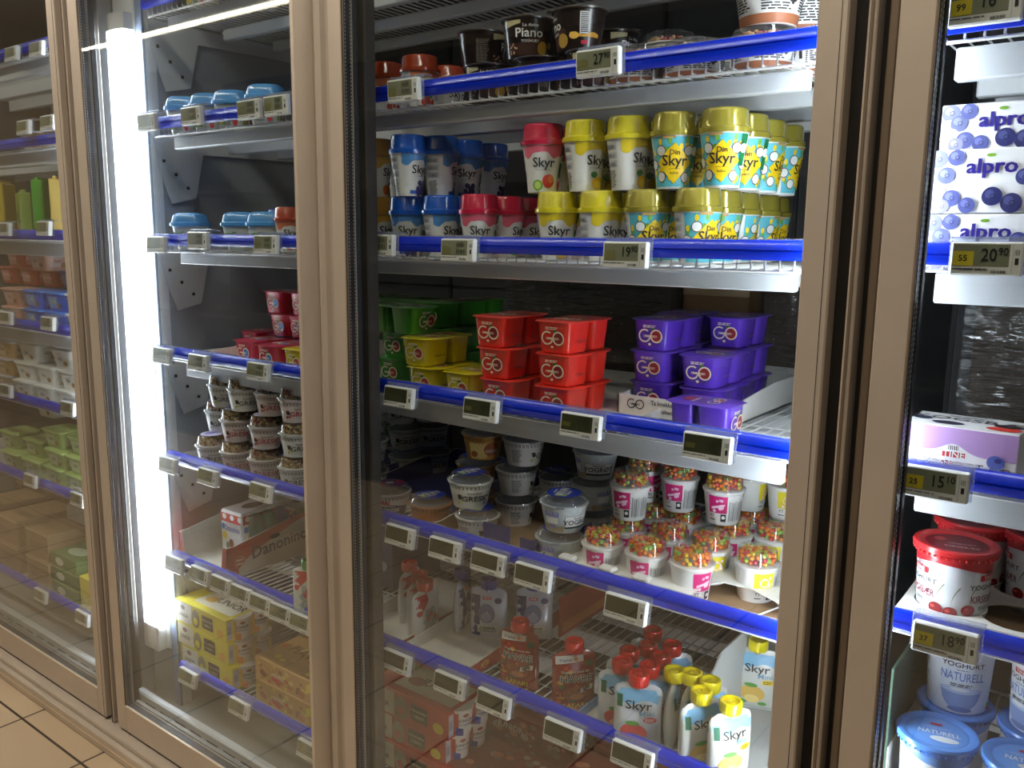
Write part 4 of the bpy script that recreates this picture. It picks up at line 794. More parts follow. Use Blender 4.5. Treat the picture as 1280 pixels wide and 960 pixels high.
@kind
def rtub(flav):
    """rectangular tub seen dimly behind the leftmost door"""
    c = {'white': ((228, 228, 222), (232, 232, 226)), 'green': ((150, 176, 108), (176, 200, 120)), 'blue': ((26, 92, 206), (60, 130, 226)), 'red': ((196, 70, 54), (206, 96, 80)), 'salmon': ((214, 160, 140), (222, 176, 156)), 'brown': ((196, 160, 100), (190, 190, 200))}[flav]
    o = root('spread_tub'); g = G(); P = M(c[0], 0.35)
    g.rings([sup(0.098, 0.066, 0, 24, 6), sup(0.118, 0.082, 0.050, 24, 7)], P, True, True)
    ink = {'white': (50, 50, 60), 'green': (50, 70, 50), 'blue': (230, 230, 120), 'red': (250, 220, 210), 'salmon': (180, 60, 50), 'brown': (120, 60, 30)}[flav]
    for k in (0, 1):
        A = Art(g, plane_map((0, -0.0335, 0.002), (1, 0, 0), (0, -0.008, 0.05)) if k == 0 else plane_map((0.0495, 0, 0.002), (0, 1, 0), (0.010, 0, 0.05)), 0.0004)
        q = 0.044 if k == 0 else 0.030
        A.rect(M(tuple(min(255, int(x*0.5+120)) for x in c[0]), 0.4), -q*0.8, q*0.35, 0.008, 0.040, 1); A.text(M(ink, 0.5), {'white': 'vita', 'green': 'soft', 'blue': 'soft', 'red': 'Brelett', 'salmon': 'lett', 'brown': 'smør'}[flav], -q*0.1, 0.027, 0.017, 3)
        A.ell(M((176, 130, 60), 0.5), q*0.45, 0.014, 0.009, 0.008, 2); A.ell(M((90, 60, 40), 0.5), q*0.66, 0.015, 0.005, 0.006, 3)
    g.build('tub', o)
    g = G(); g.rings([sup(0.122, 0.086, 0.048, 24, 7), sup(0.126, 0.090, 0.049, 24, 7), sup(0.125, 0.089, 0.0535, 24, 7), sup(0.116, 0.080, 0.0545, 24, 7)], M(c[1], 0.3, coat=0.3), True, True); g.build('lid', o)
    return o
@kind
def pack(col):
    """tall thin hanging-style sleeve of sliced cheese standing on its edge"""
    c = {'yellow': (206, 176, 50), 'lime': (168, 196, 96), 'green': (70, 150, 44), 'mixed': (176, 150, 80)}[col]
    o = root('upright_food_pack'); g = G(); H = 0.17 if col != 'lime' else 0.14
    g.box(-0.05, 0.05, -0.015, 0.015, 0, H-0.008, M(c, 0.35, coat=0.3), 0.003); g.box(-0.048, 0.048, -0.004, 0.004, H-0.009, H, M(c, 0.35, coat=0.3), 0.001)
    A = Art(g, plane_map((0, -0.0152, 0), (1, 0, 0), (0, 0, 1)), 0.0004); A.ell(M((210, 120, 60), 0.5), -0.01, 0.03, 0.016, 0.012, 1); A.ell(M((60, 110, 40), 0.5), -0.02, H*0.5, 0.014, 0.010, 1); small_print(A, 0.02, 0.04, H*0.8, 0.03)
    if col == 'mixed': A.rect(M((226, 200, 40), 0.5), -0.045, 0.045, H*0.40, H*0.56, 2); A.rect(M((60, 40, 30), 0.5), -0.045, 0.045, H*0.62, H*0.70, 2)
    g.build('pack_sleeve', o)
    return o
@kind
def tagk(style):
    o = root('electronic_price_tag'); W2, H2, T = 0.0355, 0.0185, 0.0105
    g = G(); g.box(-W2, W2, -T, 0, -H2, H2, M((238, 238, 234), 0.35), 0.0018); g.box(W2-0.0105, W2-0.0095, -T-0.0002, -T+0.001, -H2+0.003, H2-0.003, M((205, 205, 202), 0.5)); hs = g.build('housing', o)
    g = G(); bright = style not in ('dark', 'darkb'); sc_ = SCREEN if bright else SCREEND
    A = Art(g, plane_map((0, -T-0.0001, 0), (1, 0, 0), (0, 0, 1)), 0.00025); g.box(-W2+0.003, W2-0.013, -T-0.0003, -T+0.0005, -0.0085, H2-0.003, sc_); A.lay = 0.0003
    if bright:
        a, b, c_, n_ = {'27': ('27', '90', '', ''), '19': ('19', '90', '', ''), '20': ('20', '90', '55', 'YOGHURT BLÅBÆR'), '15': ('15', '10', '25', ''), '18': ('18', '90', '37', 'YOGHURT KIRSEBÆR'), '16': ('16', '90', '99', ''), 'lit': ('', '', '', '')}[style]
        if a: A.text(LCD, a, 0.003, 0.0035, 0.0195, 4, xs=0.82); A.text(LCD, b, 0.0165, 0.0075, 0.0120, 4, xs=0.85)
        else: A.bars(M((60, 60, 46), 0.4), 0.0, 0.019, 0.0055, 0.0125, 6, 3); A.bars(M((60, 60, 46), 0.4), 0.0, 0.019, -0.0055, 0.0015, 6, 3, 9)
        if c_: A.rect(YEL, -W2+0.0035, -0.012, -0.0078, 0.0080, 2); A.text(LCD, c_, -0.0225, 0.000, 0.0095, 4)
        else: A.rect(M((128, 126, 80), 0.3), -W2+0.0035, -0.014, -0.0078, 0.006, 2)
        if n_: A.text(BK, n_, -0.012, -0.0120, 0.0034, 3)
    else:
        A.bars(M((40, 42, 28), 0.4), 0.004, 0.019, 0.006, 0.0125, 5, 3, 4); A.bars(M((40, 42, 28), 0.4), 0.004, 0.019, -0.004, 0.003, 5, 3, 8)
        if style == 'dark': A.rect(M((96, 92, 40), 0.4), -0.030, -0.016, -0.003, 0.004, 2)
    g.build('screen', hs)
    g = G(); A = Art(g, plane_map((0, -T-0.0001, 0), (1, 0, 0), (0, 0, 1)), 0.0003)
    A.lines(BK, -W2+0.003, 0.002, -0.0122, -0.0105, 1, 2); A.bars(BK, 0.006, 0.021, -0.0155, -0.0125, 16, 2); A.rect(BK, W2-0.0075, W2-0.004, -0.006, 0.001, 2); A.bars(GREY, W2-0.0085, W2-0.003, 0.004, 0.010, 4, 2); g.build('printed_line', hs)
    g = G(); g.box(-W2-0.003, W2+0.003, 0.0005, 0.0025, -H2+0.002, H2+0.006, PLASTL, 0.0005); g.box(-W2-0.003, W2+0.003, 0.0005, 0.022, H2+0.0035, H2+0.006, PLASTL, 0.0005); g.build('clear_holder', o)
    return o

# ================================================================== PRODUCTS, middle doors
def facing(p, extra=0.0): return atan2(-(p.x), (p.y+1.0))*0.0+extra
def column(key, px, py, y0, z, depths, labels, cat, group, pitch=0.073, rots=(0.5,)):
    p = at(px, py, y0)
    for i in range(depths): put(key, (p.x+random.uniform(-1, 1)*0.0015*i, y0+i*pitch, z), rots[i % len(rots)], labels[i] if i < len(labels) else labels[-1], cat, group, scale=(1, 1, 1.05))
LIDN = {'blue': 'blue-lidded blueberry cup', 'orange': 'amber-lidded orange cup', 'pink': 'red-lidded pink-print cup', 'yellow': 'yellow-lidded lemon cup', 'gold': 'gold-lidded coconut cup'}
SKH = 0.1055
def skcol(fl, px, py, tier, n, where, rots, y0=0.150):
    z = DK[2]+0.0005+tier*SKH
    column(('skyr', fl, 0.0), px, py, y0, z, n, [LIDN[fl]+', '+('front one, ' if i == 0 else ORD[i]+' from the front, ')+where for i in range(n)], 'yoghurt cup', 'tall yoghurt cups on the third shelf', rots=rots)
skcol('orange', 472, 270, 0, 2, 'bottom layer at the left door edge', (1.5, 1.6)); skcol('blue', 510, 270, 0, 1, 'bottom layer beside the amber-lidded one', (0.75, 1.2))
skcol('blue', 552, 270, 0, 3, 'bottom layer next to the red-lidded ones', (1.45, 0.5, 0.9)); skcol('pink', 599, 270, 0, 4, 'bottom layer', (0.75, 1.7, 1.3, 0.8))
skcol('yellow', 697, 270, 0, 2, 'bottom layer, left of the two lemon rows', (0.7, 1.2)); skcol('yellow', 751, 270, 0, 2, 'bottom layer, right of the two lemon rows', (1.3, 0.4)); skcol('gold', 809, 270, 0, 3, 'bottom layer, left gold row', (0.85, 0.7, 0.6)); skcol('gold', 872, 270, 0, 5, 'bottom layer, right gold row', (1.1, 0.8, 2.0, 1.7, 1.2))
skcol('orange', 469, 200, 1, 2, 'top layer at the left door edge', (1.9, 1.0)); skcol('blue', 511, 200, 1, 1, 'top layer beside the amber-lidded one', (1.55, 0.8), y0=0.138)
skcol('blue', 550, 200, 1, 3, 'top layer, right of the other blue one', (2.1, 0.8, 1.4), y0=0.185); skcol('pink', 679, 195, 1, 2, 'top layer, standing alone', (0.65, 1.2)); skcol('yellow', 732, 190, 1, 2, 'top layer, left of the two lemon rows', (1.25, 0.5))
skcol('yellow', 786, 188, 1, 2, 'top layer, right of the two lemon rows', (1.35, 0.6)); skcol('gold', 843, 185, 1, 2, 'top layer, left gold row', (0.50, 0.6)); skcol('gold', 905, 182, 1, 4, 'top layer, right gold row', (0.35, 0.5, 1.6, 1.7))

# twin-compartment tubs on the fourth shelf, placed by their front right corner
TH = 0.0524
def gocol(fl, corners, y, cat_lab, rot=0):
    for i, (px, py, t, lab) in enumerate(corners):
        z = DK[3]+t*TH; p = at(px, py, y)
        put(('tub', fl), (p.x-0.0385, y+0.0625, z), rot, lab, 'yoghurt tub', 'twin yoghurt tubs on the fourth shelf')
gocol('red', [(716, 440, 0, 'red twin yoghurt tub, bottom of the right-hand red stack'), (716, 440, 1, 'red twin yoghurt tub, middle of the right-hand red stack'), (716, 425, 2, 'red twin yoghurt tub, top of the right-hand red stack')], 0.110, '')
gocol('red', [(642, 470, 0, 'red twin yoghurt tub, bottom of the left-hand red stack'), (638, 440, 1, 'red twin yoghurt tub, middle of the left-hand red stack'), (633, 420, 2, 'red twin yoghurt tub, top of the left-hand red stack')], 0.106, '')
P_ = [(836, 482, 0, 'purple twin yoghurt tub, bottom of the stack at the left end of the white tray'), (837, 441, 1, 'purple twin yoghurt tub, middle of the stack at the left end of the white tray'), (840, 400, 2, 'purple twin yoghurt tub, top of the stack at the left end of the white tray')]
gocol('purple', P_, 0.248, '')
gocol('purple', [(902, 485, 0, 'purple twin yoghurt tub, hidden under the purple tub in the middle of the group'), (902, 448, 1, 'purple twin yoghurt tub standing in the middle of the purple group, one tub under it')], 0.247, '')
gocol('purple', [(934, 470, 0, 'purple twin yoghurt tub, bottom of the rear right purple stack'), (935, 438, 1, 'purple twin yoghurt tub, middle of the rear right purple stack'), (934, 397, 2, 'purple twin yoghurt tub, top of the rear right purple stack')], 0.375, '')
gocol('purple', [(866, 470, 0, 'purple twin yoghurt tub, bottom of the rear left purple stack'), (866, 438, 1, 'purple twin yoghurt tub, middle of the rear left purple stack'), (868, 397, 2, 'purple twin yoghurt tub, top of the rear left purple stack')], 0.375, '')
p = at(882, 515, 0.160); put(('tub', 'purple'), (p.x, 0.160, DK[3]), pi/2, 'purple twin yoghurt tub turned sideways in front of the white tray', 'yoghurt tub', 'twin yoghurt tubs on the fourth shelf', scale=(0.95, 0.76, 1))
gocol('yellow', [(545, 462, 0, 'yellow twin yoghurt tub, under the upper yellow one'), (537, 424, 1, 'yellow twin yoghurt tub standing on another, the highest yellow one'), (593, 469, 0, 'yellow twin yoghurt tub on its own, between the other yellow ones and the red stacks')], 0.122, '')
gocol('green', [(504, 450, 0, 'green twin yoghurt tub, bottom of the front green stack'), (508, 417, 1, 'green twin yoghurt tub, middle of the front green stack')], 0.170, '')
p = at(495, 384, 0.140); put(('tub', 'green'), (p.x-0.020, 0.140+0.036, DK[3]+2*TH), pi/2, 'green twin yoghurt tub turned sideways on top of the front green stack', 'yoghurt tub', 'twin yoghurt tubs on the fourth shelf')
for (px, t, y, lab) in ((555, 2, 0.28, 'top, just behind the sideways one'), (590, 2, 0.36, 'top, rear'), (560, 1, 0.28, 'middle, just behind the front stack'), (560, 0, 0.28, 'bottom, just behind the front stack'), (594, 1, 0.38, 'middle, rear'), (594, 0, 0.38, 'bottom, rear')):
    p = at(px, 400, y); put(('tub', 'green'), (p.x-0.03, y+0.05, DK[3]+t*TH), 0, 'green twin yoghurt tub, %s of the green group' % lab, 'yoghurt tub', 'twin yoghurt tubs on the fourth shelf')
def tray(name, x0, x1, y0, y1, z, hf, hs, outc, inc, label, cat, cut=0.3, extra=None, floor_=True, band_=None):
    """open display carton: floor, low front lip with raised corners, sloping sides, back"""
    o = root(name); o.location = (x0, y0, z); W, Dp = x1-x0, y1-y0; t = 0.0025; tag(o, label, cat)
    if floor_:
        g = G(); g.box(0, W, 0, Dp, 0, t, inc); g.build('tray_floor', o)
    def slab(pts, a, b, axis, mo):
        g = G(); n = len(pts)
        v = [((p, a, q) if axis == 'y' else (a, p, q)) for p, q in pts]+[((p, b, q) if axis == 'y' else (b, p, q)) for p, q in pts]
        g.mesh(v, [tuple(range(n))], mo[0]); g.mesh(v, [tuple(range(n, 2*n))], mo[1]); g.mesh(v, [(i, (i+1) % n, n+(i+1) % n, n+i) for i in range(n)], CARD); return g
    c = cut*W*0.5
    g = slab([(0, 0), (W, 0), (W, hs*0.7), (W-c*0.6, hs*0.7), (W-c, hf), (c, hf), (c*0.6, hs*0.7), (0, hs*0.7)], 0, t, 'y', (outc, inc))
    if extra: extra(g, W, hf, hs)
    g.build('front_wall', o)
    for a, m0, m1 in ((0, outc, inc), (W-t, inc, outc)):
        g = slab([(0, 0), (Dp, 0), (Dp, hs), (Dp*0.5, hs), (0.02, hs*0.7), (0, hs*0.7)], a, a+t, 'x', (m0, m1))
        if band_ and a > 0: band_(g, W, Dp, hs)
        g.build('side_wall', o)
    g = slab([(0, 0), (W, 0), (W, hs), (0, hs)], Dp-t, Dp, 'y', (inc, outc)); g.build('back_wall', o)
    return o
def go_front(g, W, hf, hs):
    A = Art(g, plane_map((0, 0, 0), (1, 0, 0), (0, 0, 1))); go_logo(A, 0.034, hf*0.60, 0.024, M((60, 50, 46), 0.6), CARD); A.text(BK, 'Ta knekken', 0.084, hf*0.74, 0.0105, 3, xs=0.9); A.text(BK, 'på sulten', 0.084, hf*0.38, 0.0105, 3, xs=0.9)
xa = at(772, 500, 0.215).x; xb = at(868, 520, 0.215).x+0.055
tray('white_display_tray', xa, xb, 0.215, 0.60, DK[3], 0.034, 0.048, CARD, CARD, 'white display tray holding the purple tubs, with black printed front', 'tray', cut=0.10, extra=go_front)
xa = at(604, 500, 0.1).x-0.08; tray('white_display_tray', xa-0.0, at(757, 500, 0.1).x+0.035, 0.099, 0.50, DK[3], 0.016, 0.022, CARD, CARD, 'torn white display tray around the red tubs', 'tray', cut=0.08)
put(('flatbox', 'film', 0.40, 0.10, 0.20), (-0.99, 0.56, DK[3]), 0, 'film-wrapped dark carton at the back of the fourth shelf, behind the red and green tubs', 'carton', 'film-wrapped cartons at the back')
put(('flatbox', 'kraft', 0.14, 0.08, 0.19), (-0.71, 0.60, DK[3]), 0, 'plain brown carton at the back of the fourth shelf, behind the purple tubs', 'carton', 'plain cartons at the back')
put(('flatbox', 'film', 0.40, 0.10, 0.20), (-0.49, 0.60, DK[3]), 0, 'film-wrapped dark carton at the back right of the fourth shelf', 'carton', 'film-wrapped cartons at the back', scale=(0.6, 1, 1.0))
# tall pots on the second shelf
for (px, y0, t, f, lab) in ((603, 0.175, 1, 2.2, 'upper left'), (660, 0.150, 1, 0.62, 'upper middle, lettering facing out'), (724, 0.150, 1, -0.9, 'upper right, barcode facing out'), (612, 0.150, 0, 0.5, 'lower left'), (676, 0.150, 0, 2.4, 'lower middle'), (742, 0.150, 0, 0.7, 'lower right'), (768, 0.30, 1, 1.4, 'rear right, in the shade')):
    p = at(px, 45, y0); put(('piano', 0.0), (p.x, y0, DK[1]+t*0.0558), f, 'dark brown foil-lidded dessert pot on the second shelf, %s' % lab, 'dessert pot', 'dark dessert pots on the second shelf', scale=(1.08, 1.08, 1.02 if t else 0.92))
for (px, y0, fl, lab) in ((482, 0.17, 'orange', 'front left'), (525, 0.16, 'orange', 'front right'), (560, 0.26, 'orange', 'rear'), (505, 0.26, 'orange', 'behind the front two')):
    p = at(px, 90, y0); put(('skyr', 'amber', 0.0), (p.x, y0, DK[1]+0.0005), 1.4, 'small amber-lidded cup on the second shelf from the top, %s' % lab, 'yoghurt cup', 'amber-lidded cups on the second shelf', scale=(1.0, 1.0, 0.90))
for (px, py, y0, t, ds, lab) in ((795, 60, 0.165, 0, 'nut', 'nut-topped, next to the price tag reading 27 90'), (838, 30, 0.30, 0.55, 'nut', 'nut-topped, higher and further back'), (868, 55, 0.17, 0, 'berry', 'berry-topped'), (955, 45, 0.16, 0, 'nut', 'large, lowest at the right end'), (962, 10, 0.165, 1, 'nut', 'large, stacked on another at the right end'), (1005, 20, 0.25, 1, 'berry', 'upper rear at the right frame'), (1018, 40, 0.25, 0, 'berry', 'lower rear at the right frame'), (905, 50, 0.27, 0, 'nut', 'rear row')):
    p = at(px, py, y0); put(('granpot', ds, 0.0), (p.x, y0, DK[1]+t*0.0565), 0.6, 'clear-lidded pot on the second shelf, %s' % lab, 'dessert pot', 'clear-lidded topped pots', scale=(1.0, 1.0, 1.0 if t else 0.77))
# fifth shelf: candy-topped cups, placed by the rim of each cup
z4 = DK[4]
def cup5(px, py, tier_z, fl, rot, lab, seed):
    p = on(px, py, z4+tier_z+0.0555); put(('candy', fl, 0.0, seed % 3), (p.x, p.y, z4+tier_z+0.0005), rot, 'candy-topped yoghurt cup, '+lab, 'yoghurt cup', 'candy-topped yoghurt cups on the fifth shelf')
TT = 0.0806
for i, a in enumerate([(753, 679, 0, 'pink', 0.62, 'front row, leftmost, pink print'), (808, 691, 0, 'pink', 0.62, 'front row, second from the left, pink print'), (865, 704, 0, 'pink', 1.55, 'front row, nearest one, its pink print turned to the right'), (946, 704, 0, 'yellow', 1.30, 'bottom layer, yellow print, beside the right door frame'),
    (888, 684, 0, 'yellow', 1.3, 'bottom layer, yellow print, second row between the two front ones'), (836, 672, 0, 'pink', 0.6, 'bottom layer, second row behind the front pink ones'), (783, 662, 0, 'pink', 0.7, 'bottom layer, second row under the leftmost upper cup'),
    (856, 651, 0, 'pink', 0.7, 'bottom layer, third row in the middle'), (915, 668, 0, 'pink', 0.7, 'bottom layer, under the upper cup nearest the right'), (816, 645, 0, 'pink', 0.7, 'bottom layer, third row left'), (968, 672, 0, 'yellow', 0.7, 'bottom layer, second row by the right frame'), (941, 651, 0, 'pink', 0.5, 'bottom layer, third row right'),
    (788, 606, TT, 'pink', 0.52, 'top layer, leftmost, pink print'), (850, 597, TT, 'pink', 0.62, 'top layer, second from the left, pink print'), (905, 611, TT, 'pink', 0.62, 'top layer, third from the left, pink print'), (937, 596, TT, 'yellow', 2.0, 'top layer, behind the third one'), (984, 606, TT, 'yellow', 0.9, 'top layer, half hidden by the right frame'), (806, 586, TT, 'pink', 1.7, 'top layer, behind the leftmost one'), (833, 574, TT, 'pink', 0.7, 'top layer, furthest back')]): cup5(*a, i)
def cuprim(key, px, py, tz, rot, lab, cat='yoghurt cup', group='clear-lidded cups on the fifth shelf', base=None, h=0.047):
    b = z4 if base is None else base
    p = on(px, py, b+tz+h); y = max(p.y, 0.143); put(key, (p.x*(y+1)/(p.y+1), y, b+tz+0.0005), rot, lab, cat, group)
GT = 0.0622
for a in [(('gresk', 'vanilla', 0.0, 'blue'), 588, 605, GT, 0.85, 'cream Greek yoghurt cup with a blue lid disc, standing on another cup'), (('gresk', 'white', 0.0, 'blue'), 597, 648, 0, 1.6, 'grey-white cup with blue lid disc under the cream Greek yoghurt cup'),
    (('gresk', 'white', 0.0, 'blue'), 655, 548, 2*GT, 1.9, 'grey-white Greek yoghurt cup, top of the stack of three'), (('gresk', 'white', 0.0, 'blue'), 646, 585, GT, 2.3, 'grey-white Greek yoghurt cup, middle of the stack of three'), (('gresk', 'white', 0.0, 'blue'), 645, 624, 0, 2.3, 'grey-white Greek yoghurt cup, bottom of the stack of three'),
    (('gresk', 'brown', 0.0, 'blue'), 604, 541, 2*GT, 1.05, 'brown and gold yoghurt cup, top of the stack behind the cream one'), (('gresk', 'brown', 0.0, 'blue'), 596, 578, GT, 1.3, 'brown and gold yoghurt cup, middle of the stack behind the cream one'), (('gresk', 'brown', 0.0, 'blue'), 594, 617, 0, 1.3, 'brown and gold yoghurt cup, bottom of the stack behind the cream one'),
    (('gresk', 'purple', 0.0, 'purple'), 488, 613, 0, 0.85, 'yoghurt cup with a dark purple lid disc at the left end of the shelf'), (('gresk', 'orange', 0.0, 'blue'), 538, 634, 0, 0.9, 'low orange yoghurt cup with a blue lid disc, left of the cream one'),
    (('gresk', 'plain', 0.0, 'blue'), 462, 549, GT, 1.2, 'pale cup in the shade, lower of the pair at the left door edge'), (('gresk', 'plain', 0.0, 'blue'), 463, 512, 2*GT, 1.2, 'pale cup in the shade, upper of the pair at the left door edge'), (('gresk', 'plain', 0.0, 'blue'), 462, 588, 0, 1.2, 'pale cup in the shade at the left door edge, under the pair'),
    (('gresk', 'plain', 0.0, 'blue'), 506, 534, GT, 1.0, 'pale Greek yoghurt cup in the shade, lower of the second stack'), (('gresk', 'plain', 0.0, 'blue'), 500, 502, 2*GT, 1.0, 'pale Greek yoghurt cup in the shade, upper of the second stack'), (('gresk', 'plain', 0.0, 'blue'), 508, 569, 0, 1.0, 'pale Greek yoghurt cup in the shade, lowest of the second stack'),
    (('gresk', 'plain', 0.0, 'blue'), 540, 531, GT, 1.0, 'pale Greek yoghurt cup in the shade, lower of the third stack'), (('gresk', 'plain', 0.0, 'blue'), 537, 500, 2*GT, 1.0, 'pale Greek yoghurt cup in the shade, upper of the third stack'), (('gresk', 'plain', 0.0, 'blue'), 542, 564, 0, 1.0, 'pale Greek yoghurt cup in the shade, lowest of the third stack'),
    (('gresk', 'yogrt', 0.0, 'blue'), 705, 635, GT, 1.35, 'silvery yoghurt cup with a blue lid disc, upper front one beside the candy-topped ones'), (('gresk', 'yogrt', 0.0, 'blue'), 699, 682, 0, 1.35, 'silvery yoghurt cup with a blue lid disc, lower front one beside the candy-topped ones'),
    (('gresk', 'yogrt', 0.0, 'blue'), 745, 563, 2*GT, 0.72, 'silvery yoghurt cup, highest of the rear silvery stack'), (('gresk', 'yogrt', 0.0, 'blue'), 741, 602, GT, 2.6, 'silvery yoghurt cup, middle of the rear silvery stack'), (('gresk', 'yogrt', 0.0, 'blue'), 741, 640, 0, 2.6, 'silvery yoghurt cup, bottom of the rear silvery stack'),
    (('gresk', 'white', 0.0, 'blue'), 697, 596, 0, 2.6, 'grey cup in the shade behind the front silvery ones')]: cuprim(*a)
p = on(553, 668, z4); q = on(672, 705, z4)
def tabs(g, W, hf, hs):
    for pa, pb, pt in ((604, 637, 652), (650, 668, 672)):
        a = at(pa, pt, 0.098); b = at(pb, pt, 0.098); g.box(a.x+1.010, b.x+1.010, 0.0, 0.0025, 0.0, a.z-z4, NAVY)
    g.box(at(665, 672, 0.098).x+1.010, at(665, 672, 0.098).x+1.0125, 0.0, 0.05, 0.0, at(650, 672, 0.098).z-z4, NAVY)
tray('navy_display_tray', -1.010, -0.770, 0.098, 0.32, z4-0.0, 0.012, 0.040, NAVY, KRAFT, 'navy cardboard display tray under the cream and orange yoghurt cups', 'tray', cut=0.35, extra=tabs)
tray('navy_display_tray', -1.30, -1.06, 0.22, 0.50, z4-0.0, 0.020, 0.045, NAVY, NAVY, 'dark blue display tray under the shaded pale cups at the left', 'tray', cut=0.2)
# punched card collar of the candy-cup tray
def collar():
    o = root('punched_card_tray'); cu = bpy.data.curves.new('c', 'CURVE'); cu.dimensions = '2D'; cu.fill_mode = 'BOTH'; cu.extrude = 0.0009
    def poly(pts):
        s = cu.splines.new('POLY'); s.points.add(len(pts)-1); s.use_cyclic_u = True
        for i, (x, y) in enumerate(pts): s.points[i].co = (x, y, 0, 1)
    poly([(-0.735, 0.098), (-0.505, 0.098), (-0.503, 0.150), (-0.485, 0.178), (-0.44, 0.178), (-0.40, 0.160), (-0.375, 0.140), (-0.360, 0.140), (-0.360, 0.33), (-0.735, 0.33)])
    cen = []
    for (px, py) in ((753, 679), (808, 691), (865, 704), (946, 704), (888, 684), (836, 672), (783, 662), (968, 672)):
        p = on(px, py, z4+0.0555); cen.append((p.x, p.y))
    for k, (x, y) in enumerate(cen):
        r = 0.0288
        for (a, b) in cen[:k]:
            d = sqrt((a-x)**2+(b-y)**2); r = min(r, max(0.006, d-0.0288-0.001))
        n = 20; 
        if r > 0.012: poly([(x+r*cos(-2*pi*i/n), y+r*sin(-2*pi*i/n)) for i in range(n)])
    t = bpy.data.objects.new('t', cu); COL.objects.link(t); me = bpy.data.meshes.new_from_object(t.evaluated_get(bpy.context.evaluated_depsgraph_get())); bpy.data.objects.remove(t)
    me.materials.clear(); me.materials.append(CARD); c = bpy.data.objects.new('card_collar', me); COL.objects.link(c); c.parent = o; c.location = (0, 0, 0.026)
    g = G(); g.box(-0.735, -0.360, 0.098, 0.33, 0.0, 0.002, KRAFT); g.build('tray_floor', o)
    g = G(); g.box(-0.735, -0.505, 0.0955, 0.098, 0.0, 0.0268, CARD, 0.0005)
    for x in (-0.735, -0.660, -0.600): g.box(x, x+0.028, 0.0945, 0.112, 0.0268, 0.0355, CARD, 0.003)
    g.box(-0.450, -0.405, 0.098, 0.118, 0.002, 0.010, CARD, 0.003); g.build('front_wall', o)
    o.location = (0, 0, z4); tag(o, 'white punched cardboard tray that holds the candy-topped cups', 'tray'); return o
collar()
g = G(); g.tube([(-0.43, 0.098, z4+0.006), (-0.375, 0.165, z4+0.030)], 0.0016, M((150, 150, 150), 0.3, 0.6), 6); tag(g.build('wire_divider'), 'short bent wire leaning over the candy-cup tray by the door frame', 'wire')
# sixth shelf: pouches
z5 = DK[5]
def pch(ds, px, py, rz, lab, y=None, rx=0.0, lift=0.0, ry=0.0):
    p = on(px, py, z5+0.1225+lift)      # centre of the cap top
    if rx or ry: p = p-Vector((0.12*sin(ry), -0.12*sin(rx), 0))
    put(('pouch', ds), (p.x, p.y, z5+0.001+lift), rz, lab, 'pouch', 'spouted yoghurt pouches on the sixth shelf', rx=rx, ry=ry)
for a in [('havre', 650, 776, 0.22, 'brown oat yoghurt pouch with a red cap, facing out and left of its twin'), ('havre', 718, 801, 0.85, 'brown oat yoghurt pouch with a red cap, turned half sideways'),
    ('skyr', 799, 842, 0.45, 'strawberry yoghurt pouch with a red cap, front of its group and facing out'), ('skyr', 778, 826, 0.45, 'strawberry yoghurt pouch with a red cap, left of the front one'), ('skyr', 812, 831, 0.5, 'strawberry yoghurt pouch with a red cap, right behind the front one'), ('skyr', 787, 812, 0.5, 'strawberry yoghurt pouch with a red cap, second row left'), ('skyr', 826, 819, 0.6, 'strawberry yoghurt pouch with a red cap, second row right'), ('skyr', 810, 806, 0.5, 'strawberry yoghurt pouch with a red cap, third row left'), ('skyr', 840, 805, 0.7, 'strawberry yoghurt pouch with a red cap, third row right'), ('skyr', 816, 787, 0.5, 'strawberry yoghurt pouch with a red cap, rearmost'),
    ('skyr_y', 843, 837, 1.9, 'pouch with a yellow cap turned edge-on, leftmost of the yellow ones'), ('skyr_y', 865, 840, 1.7, 'pouch with a yellow cap, behind the edge-on one'), ('skyr_y', 888, 850, 1.15, 'pouch with a yellow cap, behind the front pair'), ('skyr_y', 877, 863, 1.1, 'pouch with a yellow cap, front left of the yellow ones'), ('skyr_y', 914, 876, 1.05, 'pouch with a yellow cap, nearest the right frame'),
    ('red', 512, 703, 1.75, 'red-capped pouch, rear of the three in the left tray'), ('red', 523, 716, 1.7, 'red-capped pouch, middle of the three in the left tray'), ('red', 531, 726, 1.6, 'red-capped pouch, front of the three in the left tray'),
    ('junior', 578, 712, 1.95, 'blue-capped pouch turned edge-on in the left tray'), ('junior', 611, 724, 0.45, 'blue-capped pouch facing out in the left tray'), ('junior', 668, 725, 0.6, 'blue-capped pouch half hidden behind the red card side')]: pch(*a)
p = on(943, 884, z5); put(('pouch', 'skyr_y'), (p.x, p.y, z5+0.003), 0.30, 'pouch with a yellow cap standing alone behind the grey card divider', 'pouch', 'spouted yoghurt pouches on the sixth shelf')
RC = M((190, 66, 50), 0.6)
